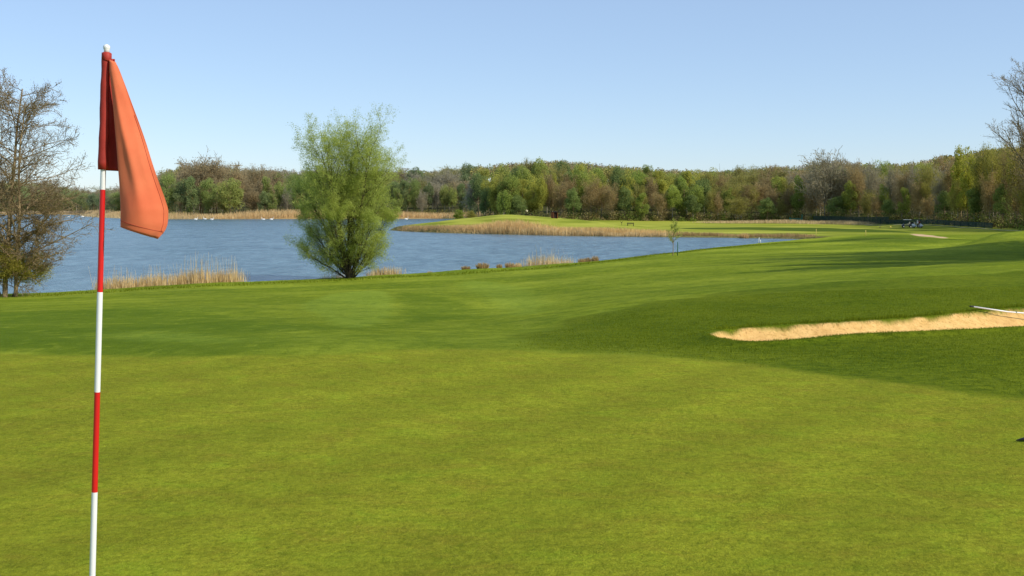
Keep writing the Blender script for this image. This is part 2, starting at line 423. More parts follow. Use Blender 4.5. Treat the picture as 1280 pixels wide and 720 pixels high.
SPATH = gpoly([(1138, 292), (1160, 293.5), (1186, 297), (1180, 298.3), (1160, 296), (1140, 293.6)], 1)
fr_pts = [(-400, 760), (0, 735), (90, 720), (140, 590), (215, 490), (380, 495), (500, 498), (585, 495), (600, 348), (700, 346), (900, 345), (1000, 338), (1070, 318), (1130, 292), (1200, 250), (1290, 212), (1420, 190), (1700, 170)]
def frontY(px): return float(np.interp(px, [p[0] for p in fr_pts], [p[1] for p in fr_pts]))
gx, gy = GX.ravel(), GY.ravel()
def sm(d, w_): t = np.clip(.5 - d / w_, 0, 1); return t * t * (3 - 2 * t)
m_green = sm(sdist(gx, gy, GREEN) + .12 * np.sin(gx * 2.1 + np.sin(gy * 3)), 1.1); m_rough = sm(sdist(gx, gy, ROUGH) + .25 * np.sin(gx * 1.7 + gy) , 2.0)
m_sand = sm(sdist(gx, gy, BUNK) + .03 * np.sin(gx * 4.7 + np.sin(gx * 1.9) * 2) + .015 * np.sin(gx * 13 + gy * 3), .07)
m_fr = sm(sdist(gx, gy, FRNG), 2.6); m_pale = sm(sdist(gx, gy, PALE), 5)
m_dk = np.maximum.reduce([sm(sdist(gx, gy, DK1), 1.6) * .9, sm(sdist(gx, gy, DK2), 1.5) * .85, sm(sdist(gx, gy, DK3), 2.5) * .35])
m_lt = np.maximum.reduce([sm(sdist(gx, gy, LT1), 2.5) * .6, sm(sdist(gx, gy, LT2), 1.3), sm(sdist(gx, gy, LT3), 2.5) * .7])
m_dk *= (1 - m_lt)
m_db = np.maximum(sm(sdist(gx, gy, darkb), 3), sm(sdist(gx, gy, mound), 6) * .8)
m_path = sm(sdist(gx, gy, SPATH), .8)
gpx = 640 + F * gx / np.maximum(gy, 1)
fy = np.interp(gpx, [p[0] for p in fr_pts], [p[1] for p in fr_pts])
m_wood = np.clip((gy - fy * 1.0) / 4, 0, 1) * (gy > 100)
dl = sdist(gx, gy, LAKE); m_mud = np.where(gy > 190, np.clip((6 - dl) / 3, 0, 1), np.clip(1.6 - dl, 0, 1))
m_far = np.clip((gy - 190) / 15, 0, 1)
m_marsh = ((gx < -30) & (gy > 440)).astype(float)
me = mesh_np('ground', np.stack([gx, gy, GZ.ravel()], 1), Fq, [], smooth=True)
def vattr(name, a, b_, c_, d_=None):
    at_ = me.attributes.new(name, 'FLOAT_COLOR', 'POINT')
    at_.data.foreach_set('color', np.stack([a, b_, c_, np.ones_like(a)], 1).astype(np.float32).ravel())
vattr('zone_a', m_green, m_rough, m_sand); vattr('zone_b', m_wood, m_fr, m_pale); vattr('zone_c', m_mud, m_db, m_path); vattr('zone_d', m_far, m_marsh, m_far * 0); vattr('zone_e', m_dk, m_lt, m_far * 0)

def groundmat():
    b = NB('ground_cover')
    def za(nm):
        a = b.node('ShaderNodeAttribute', attribute_name=nm); s_ = b.node('ShaderNodeSeparateColor'); b.link(a.outputs['Color'], s_.inputs[0]); return s_.outputs
    A_, B_, C_, D_, E_ = za('zone_a'), za('zone_b'), za('zone_c'), za('zone_d'), za('zone_e')
    co = b.coords('Object')
    n_big = b.noise(co, .35, 5, .6); n_mid = b.noise(co, 2.3, 6, .62, .3); n_sm = b.noise(co, 11, 7, .68)
    n_fine = b.noise(b.coords('Object', (1, .7, 1)), 90, 5, .7)
    n_tuf = b.noise(b.coords('Object', (.6, 1.4, 1)), 5.5, 6, .66, .5)
    def rag(mask, nz, amt, lo=.36, hi=.64):
        return b.ramp(b.math('ADD', mask, b.math('MULTIPLY', b.math('SUBTRACT', nz, .5), amt)), lo, hi)
    n_r1 = b.noise(co, 5, 8, .75, .6); n_r2 = b.noise(b.coords('Object', (.5, .7, 1)), 1.6, 8, .75, .8)
    mG = rag(A_[0], n_r1, 1.1, .30, .70); mR = rag(A_[1], n_r2, .9, .34, .66); n_r3 = b.noise(b.coords('Object', (.16, .5, 1), (0, 0, R(14))), 1.0, 7, .7, 1.0); mD = rag(E_[0], n_r3, 1.5, .25, .75); mL = rag(E_[1], n_r3, 1.2, .3, .7)
    # putting green
    st1 = b.noise(b.coords('Object', (.55, 1.5, 1), (0, 0, R(12))), 5, 6, .7, .4)
    st2 = b.noise(b.coords('Object', (.6, 1.3, 1), (0, 0, R(-8))), 17, 6, .72, .3)
    g = b.mix(b.ramp(n_mid, .35, .65), (.232, .252, .016), (.312, .340, .022))
    g = b.mix(b.math('MULTIPLY', b.ramp(n_big, .42, .66), .40), g, (.185, .195, .014))
    pA = b.noise(b.coords('Object', (.8, 1.1, 1), (0, 0, R(20))), 2.6, 7, .74, .5); pB = b.noise(b.coords('Object', (1, 1, 1), (0, 0, R(50))), 6.5, 7, .76, .4); pC = b.noise(co, 24, 6, .78, .2)
    g = b.mix(b.math('MULTIPLY', b.ramp(pA, .50, .64), .62), g, (.255, .205, .022))
    g = b.mix(b.math('MULTIPLY', b.ramp(pA, .46, .36), .50), g, (.245, .355, .018))
    g = b.mix(b.math('MULTIPLY', b.ramp(pB, .53, .66), .62), g, (.115, .155, .008))
    g = b.mix(b.math('MULTIPLY', b.ramp(pB, .45, .34), .50), g, (.37, .43, .030))
    g = b.mix(b.math('MULTIPLY', b.ramp(st1, .50, .66), .40), g, (.125, .165, .008))
    g = b.mix(b.math('MULTIPLY', b.ramp(pC, .51, .62), .62), g, (.115, .135, .008))
    g = b.mix(b.math('MULTIPLY', b.ramp(pC, .46, .36), .45), g, (.42, .45, .035))
    g = b.mix(b.math('MULTIPLY', b.ramp(n_fine, .50, .68), .45), g, (.40, .43, .045))
    g = b.mix(b.math('MULTIPLY', b.ramp(b.noise(co, 170, 3, .7), .50, .62), .45), g, (.085, .105, .006))
    g = b.mix(b.math('MULTIPLY', b.ramp(b.noise(co, 31, 5, .8, .2), .64, .70), .55), g, (.42, .30, .09))
    def stripes(rot, freq, lo, hi, jig=.8):
        wv = b.node('ShaderNodeTexWave', wave_profile='SIN', wave_type='BANDS', bands_direction='X')
        b.link(b.coords('Object', (1, 1, 1), (0, 0, R(rot))), wv.inputs[0]); wv.inputs['Scale'].default_value = freq
        wv.inputs['Distortion'].default_value = jig; wv.inputs['Detail'].default_value = 2; wv.inputs['Detail Scale'].default_value = .4
        return b.ramp(wv.outputs['Fac'], lo, hi)
    g = b.mix(b.math('MULTIPLY', stripes(38, .22, .2, .8, 2.5), .22), g, (.12, .145, .01))
    # fairway
    f = b.mix(b.ramp(n_big, .35, .65), (.165, .215, .010), (.265, .310, .018))
    brk = b.ramp(b.noise(b.coords('Object', (.03, .05, 1)), 1, 3), .38, .6)
    st = b.math('MULTIPLY', stripes(50, .0165, .38, .62, 1.5), b.math('ADD', .25, b.math('MULTIPLY', brk, .75)))
    f = b.mix(b.math('MULTIPLY', st, .85), f, (.42, .46, .040))
    st = b.math('MULTIPLY', stripes(78, .052, .3, .7, 2.4), b.math('SUBTRACT', 1.0, brk))
    f = b.mix(b.math('MULTIPLY', st, .30), f, (.085, .15, .008))
    f = b.mix(b.math('MULTIPLY', b.ramp(n_sm, .45, .7), .45), f, (.08, .13, .007))
    f = b.mix(b.math('MULTIPLY', b.ramp(n_tuf, .46, .70), .5), f, (.075, .13, .007))
    f = b.mix(b.math('MULTIPLY', b.ramp(b.noise(b.coords('Object', (.4, .16, 1)), 1, 6, .7), .48, .66), .40), f, (.28, .31, .03))
    f = b.mix(b.math('MULTIPLY', b.ramp(b.noise(b.coords('Object', (.02, .055, 1)), 1, 3), .48, .66), .35), f, (.085, .15, .008))
    mot = b.noise(b.coords('Object', (1, .55, 1)), 1.3, 9, .78, .4)
    f = b.mix(b.math('MULTIPLY', b.ramp(mot, .44, .60), .45), f, (.085, .14, .007))
    f = b.mix(b.math('MULTIPLY', b.ramp(b.noise(b.coords('Object', (.7, .4, 1)), 3.1, 9, .78, .4), .50, .62), .35), f, (.33, .38, .035))
    # first cut round the green
    fr = b.mix(b.ramp(n_mid, .38, .62), (.050, .105, .005), (.17, .25, .015))
    fr = b.mix(b.math('MULTIPLY', b.ramp(b.noise(b.coords('Object', (.12, .25, 1)), 1, 4, .6, .5), .42, .6), .5), fr, (.20, .27, .02))
    f = b.mix(b.math('MULTIPLY', b.math('MULTIPLY', B_[1], stripes(24, .034, .3, .7, 3.0)), .45), f, (.055, .11, .005))
    f = b.mix(b.math('MULTIPLY', B_[1], .30), f, fr)
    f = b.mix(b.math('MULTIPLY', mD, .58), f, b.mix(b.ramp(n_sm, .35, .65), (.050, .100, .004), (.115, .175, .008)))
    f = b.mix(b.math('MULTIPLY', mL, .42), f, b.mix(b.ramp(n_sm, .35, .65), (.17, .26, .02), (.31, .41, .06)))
    f = b.mix(b.math('MULTIPLY', C_[1], .75), f, (.055, .10, .007))
    f = b.mix(b.math('MULTIPLY', b.math('SUBTRACT', 1.0, D_[0]), b.math('MULTIPLY', stripes(-22, .026, .38, .62, 1.8), .20)), f, (.06, .105, .005))
    mo2 = b.noise(b.coords('Object', (1, .45, 1), (0, 0, R(6))), 1.9, 9, .80, .6); mo3 = b.noise(b.coords('Object', (1, .5, 1)), 6.0, 8, .80, .4)
    f = b.mix(b.math('MULTIPLY', b.ramp(mo2, .50, .62), .40), f, (.075, .125, .006))
    f = b.mix(b.math('MULTIPLY', b.ramp(mo2, .47, .37), .40), f, (.30, .35, .03))
    f = b.mix(b.math('MULTIPLY', b.ramp(mo3, .50, .60), .35), f, (.075, .120, .006))
    # far land across the inlet
    fa = b.mix(b.ramp(b.noise(b.coords('Object', (.02, .09, 1)), 1, 4), .4, .6), (.20, .235, .022), (.38, .385, .06))
    fa = b.mix(b.math('MULTIPLY', C_[1], .92), fa, (.06, .10, .01))
    f = b.mix(D_[0], f, fa)
    # rough
    r = b.mix(b.ramp(n_tuf, .36, .64), (.050, .088, .003), (.135, .180, .007))
    r = b.mix(b.math('MULTIPLY', b.ramp(b.noise(co, .22, 5, .6, .4), .40, .60), .6), r, (.175, .205, .010))
    r = b.mix(b.math('MULTIPLY', b.ramp(n_fine, .48, .70), .45), r, (.20, .27, .025)); r = b.mix(b.math('MULTIPLY', b.ramp(n_r1, .50, .62), .5), r, (.020, .050, .002))
    r = b.mix(b.math('MULTIPLY', b.ramp(n_sm, .52, .70), .6), r, (.032, .070, .003))
    c_ = b.mix(mR, f, r); c_ = b.mix(mG, c_, g)
    sand = b.mix(b.ramp(b.noise(co, 7, 7, .7), .35, .65), (.56, .345, .115), (.75, .495, .19))
    sand = b.mix(b.math('MULTIPLY', b.ramp(b.noise(co, 22, 6, .75), .53, .64), .75), sand, (.32, .17, .06))
    sand = b.mix(b.math('MULTIPLY', b.ramp(b.noise(b.coords('Object', (.6, 1, 1)), 2.2, 4, .6), .5, .62), .35), sand, (.50, .29, .11))
    c_ = b.mix(A_[2], c_, sand)
    c_ = b.mix(C_[2], c_, (.58, .40, .23))
    mud = b.mix(b.ramp(n_mid, .4, .6), (.07, .055, .025), (.20, .165, .07))
    c_ = b.mix(b.math('MULTIPLY', C_[0], .9), c_, mud)
    c_ = b.mix(D_[1], c_, (.40, .27, .11))
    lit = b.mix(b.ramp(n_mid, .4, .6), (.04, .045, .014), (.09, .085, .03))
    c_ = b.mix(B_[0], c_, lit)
    hgt = b.math('ADD', b.math('MULTIPLY', n_fine, .35), b.math('ADD', n_sm, b.math('MULTIPLY', b.noise(co, 33, 6, .7), .5)))
    b.principled(c_, .95, .03, bump=b.math('MULTIPLY', hgt, b.math('SUBTRACT', 1.0, b.math('MULTIPLY', A_[2], .6))), bstr=.75, bdist=.04)
    return b.m
me.materials.append(groundmat())
put('ground', me, kind='structure')
# lake surface
wb = MB(); wb.add([(-1200, 40, WZ), (260, 40, WZ), (260, 900, WZ), (-1200, 900, WZ)], [(0, 1, 2, 3)])
wb.build('lake_water', M['water'], kind='structure')

# ------------------------------------------------------------------ plants: numpy cards and blades
rng = np.random.default_rng(11)
def unit(v): return v / np.maximum(np.linalg.norm(v, axis=-1, keepdims=True), 1e-9)
def cards(P, s, asp=.6, updir=None, jit=1.0, rg=rng):
    """quads centred on P with random orientation"""
    k = len(P); a = unit(rg.normal(size=(k, 3)) * jit + (0 if updir is None else updir))
    b_ = unit(np.cross(a, rg.normal(size=(k, 3)))); s = np.broadcast_to(np.asarray(s, float), (k,))[:, None]
    a = a * s; b_ = b_ * s * asp
    V = np.stack([P - a * .5, P + b_ * .5, P + a * .5, P - b_ * .5], 1).reshape(-1, 3)
    return V, np.arange(4 * k).reshape(k, 4)
def blades(P, h, wd, lean=.15, rg=rng, heads=0):
    """upright tapering blades (quads) rooted on P"""
    k = len(P); th = rg.uniform(0, 2 * np.pi, k); sd = np.stack([np.cos(th), np.sin(th), 0 * th], 1)
    h = np.broadcast_to(np.asarray(h, float), (k,))[:, None]; wd = np.broadcast_to(np.asarray(wd, float), (k,))[:, None]
    tip = np.concatenate([rg.normal(size=(k, 2)) * lean, np.ones((k, 1))], 1) * h
    V = np.stack([P - sd * wd / 2, P + sd * wd / 2, P + tip + sd * wd * .15, P + tip - sd * wd * .15], 1).reshape(-1, 3)
    Fb = np.arange(4 * k).reshape(k, 4)
    if heads:
        m = rg.random(k) < heads; Q = (P + tip)[m]; V2, F2 = cards(Q, rg.uniform(.6, 1, len(Q)) * float(np.mean(h)) * .13, .4, np.array([0, 0, 2.]), 1, rg)
        F2 = F2 + len(V); V = np.concatenate([V, V2]); Fb = np.concatenate([Fb, F2])
    return V, Fb

# ---- branching skeletons
def grow(p, d, L, r, lev, P, out, tips, rg, tp=.55):
    """P: list per level (nseg, wander, up, nchild, child_angle, len_ratio, start)"""
    ns, wan, up, nc, ang, lr, st = P[lev]
    pts = [p]; dd = d; step = L / ns
    for i in range(ns):
        dd = (dd + Vector((rg.gauss(0, wan), rg.gauss(0, wan), rg.gauss(0, wan) + up))).normalized()
        pts.append(pts[-1] + dd * step)
    tr = .25 if lev < len(P) - 1 else .5
    rad = [r * (1 - (1 - tr) * i / ns) for i in range(ns + 1)]
    out.append((pts, rad, lev))
    if lev == len(P) - 1: tips.append(pts); return
    ph = rg.uniform(0, 6.28)
    for k in range(nc):
        t = st + (1 - st) * (k + rg.random()) / nc; f_ = t * ns; i = min(int(f_), ns - 1); q = pts[i].lerp(pts[i + 1], f_ - i)
        ax = (pts[i + 1] - pts[i]).normalized(); ph += 2.4 + rg.uniform(-.4, .4)
        u = ax.cross(Vector((.3, .2, 1)) if abs(ax.z) < .9 else Vector((1, 0, 0))).normalized(); v_ = ax.cross(u)
        a = R(ang) * rg.uniform(.7, 1.3); nd = ax * math.cos(a) + (u * math.cos(ph) + v_ * math.sin(ph)) * math.sin(a)
        grow(q, nd, L * lr * (1 - tp * t) * rg.uniform(.75, 1.25), r * (1 - .7 * t) * .55, lev + 1, P, out, tips, rg, tp)
def skel_mesh(out, name, mat, sides=(7, 5, 4, 3, 3), levels=None, minr=0.0):
    b = MB()
    for pts, rad, lev in out:
        if levels is None or lev in levels: b.tube(pts, [max(x, minr) for x in rad], sides[min(lev, 4)], cap=False)
    return b.mesh(name, mat, smooth=True)
def tip_points(tips, per, spread, rg):
    T = np.array([[list(p) for p in (t[0], t[len(t) // 2], t[-1])] for t in tips])
    k = rg.integers(0, len(T), per); f_ = rg.random(per)[:, None] * 2
    a = np.where(f_ < 1, T[k, 0] * (1 - f_) + T[k, 1] * f_, T[k, 1] * (2 - f_) + T[k, 2] * (f_ - 1))
    return a + rg.normal(size=a.shape) * spread, k

# ---- the big willow on the bank
wx, wy, _ = atz(437, 347.3, WZ + .3)
wz = max(gz(wx, wy), WZ + .05) - .1
will = empty('willow_tree', (wx, wy, wz), label='tall airy pale green willow with many stems from one foot on the lake bank', cat='tree')
will.scale = (.83, .83, .765)
rg = random.Random(5); out = []; tips = []
PW = [(8, .05, .03, 16, 27, .34, .10), (6, .09, .05, 7, 32, .56, .12), (4, .14, .06, 5, 36, .6, .15), (3, .18, .04, 0, 0, 0, 0)]
stems = []
for k, (ax, ay, L) in enumerate([(-.17, .03, 13.2), (.03, .05, 13.4), (.15, -.06, 13.0), (.27, .1, 11.2), (-.05, -.14, 12.2), (-.30, .12, 9.8), (.10, .20, 12.4),
        (-.62, -.1, 6.8), (.60, .05, 6.6), (-.9, .2, 5.6), (.95, -.2, 4.6), (-.35, -.4, 6.4), (.42, -.45, 6.2), (-1.3, -.1, 5.2), (0.2, .5, 7)]):
    p0 = Vector((rg.uniform(-.25, .25), rg.uniform(-.2, .2), 0))
    grow(p0, Vector((ax, ay, 1)).normalized(), L, .17 if L > 9 else .09, 0, PW, out, tips, rg, .22)
put('trunk', skel_mesh(out, 'willow_trunk', M['bark_dark'], (8, 5, 3, 3, 3), {0, 1, 2}), will)
rn = np.random.default_rng(3)
Pt, kk = tip_points(tips, 140000, .14, rn); hi_ = [t for t in tips if t[0].z > 6.0]
P2, k2 = tip_points(hi_, 160000, .14, rn); Pt = np.concatenate([Pt, P2]); kk = np.concatenate([kk, k2])
ctone = rn.random(len(tips))
V, Fc = cards(Pt, rn.uniform(.06, .15, len(Pt)), .35, np.array([0, 0, .4]), 1, rn)
put('crown', mesh_np('willow_crown', V, Fc, M['willow'], tone=np.clip(ctone[kk] * .6 + rn.random(len(Pt)) * .4, 0, 1)), will)

# ---- bare alder at the left edge
def bare_tree(name, loc, label, stems, P, seed, leafmat, nleaf, lsize, barkm, spread=.1, minr=.012):
    rg = random.Random(seed); out = []; tips = []
    t = empty(name, loc, label=label, cat='tree')
    for (dx, dy, d, L, r) in stems: grow(Vector((dx, dy, 0)), Vector(d).normalized(), L, r, 0, P, out, tips, rg)
    put('trunk', skel_mesh(out, name + '_trunk', barkm, (9, 5, 3, 3, 3), {0, 1}), t)
    tw = skel_mesh(out, name + '_twigs', barkm, (9, 5, 3, 3, 3), {2, 3, 4}, minr); put('branches', tw, t)
    rn = np.random.default_rng(seed); Pt, kk = tip_points(tips, nleaf, spread, rn); tn = rn.random(len(tips))
    V, Fc = cards(Pt, rn.uniform(.6, 1.3, len(Pt)) * lsize, .6, None, 1, rn)
    put('crown', mesh_np(name + '_crown', V, Fc, leafmat, tone=np.clip(tn[kk] * .5 + rn.random(len(Pt)) * .5, 0, 1)), t)
    return t
ax_, ay_, _ = ground(8, 371.5)
PA = [(10, .035, .01, 30, 62, .42, .12), (6, .10, .035, 9, 38, .50, .15), (4, .16, .03, 6, 38, .55, .1), (3, .2, .03, 0, 0, 0, 0)]
bare_tree('alder_tree', (ax_, ay_, gz(ax_, ay_) - .1), 'nearly bare brown twiggy tree with two thin trunks at the left edge of the photo',
    [(-.1, 0, (.0, 0, 1), 14.2, .17), (.55, .1, (.035, .02, 1), 13.0, .13), (-1.4, .6, (-.05, 0, 1), 12.6, .13), (.2, .3, (.5, -.1, 1), 6.0, .07), (-.4, .3, (-.4, -.2, 1), 5.6, .07)], PA, 8, M['alder'], 66000, .060, M['bark'], .12).scale = (.93, .93, .90)
# ---- tall bare tree at the right edge
bx, by = at(1296, 300, 150)[:2]
PB = [(10, .03, .02, 22, 46, .46, .25), (6, .08, .06, 9, 34, .5, .15), (4, .12, .06, 6, 32, .55, .1), (3, .15, .04, 0, 0, 0, 0)]
bare_tree('bare_tree', (bx, by, gz(bx, by) - .2), 'tall leafless grey tree rising above the wood at the right edge', [(0, 0, (-.03, 0, 1), 22, .34), (.5, .4, (.1, .1, 1), 20, .25)],
    PB, 21, KM['grey'], 9000, .12, M['bark'], .15, .02)

# ---- shadow-casting trees standing right of the fairway, just outside the frame
# ------------------------------------------------------------------ woodland stock
stock = {}
def crown_leafy(seed, n, rx, h, low, leaf, k=26):
    rn = np.random.default_rng(seed); C_ = []
    for i in range(k):
        d = unit(rn.normal(size=3)); rr = rn.uniform(.35, .82)
        zz = d[2] * rr
        taper = 1 - .25 * max(zz, 0)
        C_.append((d[0] * rr * rx * taper, d[1] * rr * rx * taper, low + (h - low) * (.5 + .5 * zz), rn.uniform(.24, .42) * rx))
    C_ = np.array(C_); kk = rn.integers(0, k, n); dirs = unit(rn.normal(size=(n, 3))); rad = C_[kk, 3] * rn.uniform(.35, 1.0, n) ** .5 * rn.uniform(.8, 1.12, n)
    P = C_[kk, :3] + dirs * rad[:, None] * np.array([1, 1, .95]); P[:, 2] = np.clip(P[:, 2], .1, None)
    V, Fc = cards(P, rn.uniform(.5, 1.2, n) * leaf, .7, None, 1, rn)
    tn = rn.random(k)[kk] * .45 + rn.random(n) * .3 + np.clip((P[:, 2] - low) / (h - low), 0, 1) * .25
    return V, Fc, tn
def crown_bare(seed, rx, h, nleaf):
    rg = random.Random(seed); out = []; tips = []
    P = [(7, .04, .02, 15, 36 + rx * 2, .42, .22), (5, .09, .07, 7, 32, .55, .1), (3, .12, .05, 5, 34, .6, .05), (2, .14, .03, 0, 0, 0, 0)]
    grow(Vector((0, 0, 0)), Vector((rg.uniform(-.06, .06), 0, 1)), h * .74, h * .013, 0, P, out, tips, rg, .18)
    if rg.random() < .6: grow(Vector((.5, .2, 0)), Vector((.16, .1, 1)), h * .74, h * .010, 0, P, out, tips, rg, .18)
    tr = MB(); 
    for pts, rad, lev in out:
        if lev < 2: tr.tube(pts, [max(x, .035) for x in rad], 5 if lev == 0 else 3, cap=False)
    rn = np.random.default_rng(seed); V = []; 
    A3 = []; B3 = []
    for pts, rad, lev in out:
        if lev >= 2:
            for i in range(len(pts) - 1): A3.append(pts[i]); B3.append(pts[i + 1])
    A3 = np.array([list(a) for a in A3]); B3 = np.array([list(a) for a in B3]); k = len(A3)
    sd = unit(np.cross(B3 - A3, rn.normal(size=(k, 3)))) * .035
    Vt = np.stack([A3 - sd, A3 + sd, B3 + sd * .6, B3 - sd * .6], 1).reshape(-1, 3); Ft = np.arange(4 * k).reshape(k, 4)
    Pt, kk = tip_points(tips, nleaf, .30, rn)
    nb = nleaf; kb = 22; d = unit(rn.normal(size=(kb, 3))); rr = rn.uniform(.3, .85, kb)[:, None]
    cc = d * rr * np.array([rx, rx, h * .40]) + np.array([0, 0, h * .56]); q = rn.integers(0, kb, nb)
    dd = unit(rn.normal(size=(nb, 3))) * (rn.random((nb, 1)) ** .4) * rx * .42
    Pt = np.concatenate([Pt, cc[q] + dd]); nleaf = len(Pt); Pt[:, 2] = np.clip(Pt[:, 2], .2, h * 1.0)
    V2, F2 = cards(Pt, rn.uniform(.12, .38, nleaf), .22, np.array([0, 0, 1.1]), 1, rn)
    return tr, np.concatenate([Vt, V2]), np.concatenate([Ft, F2 + len(Vt)]), np.concatenate([rn.random(k) * .4, rn.random(nleaf)])
def trunk_for(seed, h, rx, low):
    rg = random.Random(seed); out = []; tips = []
    P = [(6, .04, .02, 9, 38, .38, .3), (4, .1, .06, 0, 0, 0, 0)]
    grow(Vector((0, 0, 0)), Vector((rg.uniform(-.05, .05), 0, 1)), h * .72, h * .014, 0, P, out, tips, rg); b = MB()
    for pts, rad, lev in out: b.tube(pts, [max(x, .04) for x in rad], 5 if lev == 0 else 3, cap=False)
    return b
# stock trees are 10 m tall, scaled when placed
for kind in KM:
    stock[kind] = []
    for v in range(4):
        sd = sum(map(ord, kind)) * 13 + v * 7
        if kind in ('brown', 'grey'):
            tr, V, Fc, tn = crown_bare(sd, 2.6 + .4 * (v % 3), 10, 5000 if kind == 'brown' else 3200)
            trm = tr.mesh('trunk', M['bark_pale'], True)
        elif kind == 'olive':
            tr, V, Fc, tn = crown_bare(sd, 2.4, 10, 5600); trm = tr.mesh('trunk', M['bark_pale'], True)
        else:
            low = [.3, 1.2, .6, 1.8][v]; V, Fc, tn = crown_leafy(sd, 10000, 2.7 + .35 * (v % 3), 10, low, .23, 34)
            trm = trunk_for(sd, 10, 3, low).mesh('trunk', M['bark_pale'] if v == 3 else M['bark'], True)
        stock[kind].append((trm, mesh_np('crown', V, Fc, KM[kind], tone=tn), float(np.percentile(V[:, 2], 99.3))))

KN = {'green': ('leafy_tree', 'fresh green tree'), 'dark': ('leafy_tree', 'dark green dense tree'), 'yellow': ('leafy_tree', 'bright yellow-green tree'),
      'olive': ('budding_tree', 'olive-brown budding tree'), 'brown': ('bare_tree', 'bare brown tree'), 'grey': ('bare_tree', 'pale bare tree')}
count = [0]; sizes = []
def zone(px, Y):
    if px < 135: return 'across the lake left of the flag'
    if px < 330: return 'across the lake right of the flag'
    if px < 440: return 'across the lake left of the willow'
    if px < 592: return 'across water right of the willow'
    if px < 700: return 'behind the small hut'
    if px < 850: return 'behind the reed-edged point'
    if px < 985: return 'behind the flat far fairway'
    if px < 1120: return 'behind the dark green fence'
    return 'right of the golf carts'
row_words = {0: 'at the front of the wood', 1: 'amid the wood', 2: 'at the back of the wood', -1: 'growing low as a bush in front of the wood'}
def tree(px, Y, topy, kind, wpx=None, row=0, v=None, label=None):
    X = (px - 640) / F * Y; z = gz(X, Y); top = EYE - slope(topy) * Y; h = max(top - z, 1.5)
    v = random.randrange(4) if v is None else v
    trm, cr, ch = stock[kind][v]
    nm, base = KN[kind]
    if h < 5: nm = 'bush'; base = base.replace('tree', 'bush')
    lb = label or f'{base} {row_words[row]} {zone(px, Y)}'
    if not label and len(lb.split()) > 16: lb = lb.replace(' of the wood', ' of the wood').replace('behind and right of', 'right of').replace('bright yellow-green', 'yellow-green').replace('dark green dense', 'dense green')
    o = empty(nm, (X, Y, z - .15), random.uniform(0, 6.28), label=lb, cat='bush' if h < 5 else 'tree')
    if not label: o['group'] = f"{base.split(' ', 0)[0]}s {row_words[row]} {zone(px, Y)}"
    s_ = (h + .15) / ch
    sx = s_ if wpx is None else (wpx / F * Y) / 6.4
    sx = min(max(sx, s_ * .55), s_ * 2.2)
    sx *= random.uniform(.92, 1.08)
    o.scale = (sx, sx, s_)
    if nm != 'bush': put('trunk', trm, o)
    put('crown', cr, o); count[0] += 1
    return o

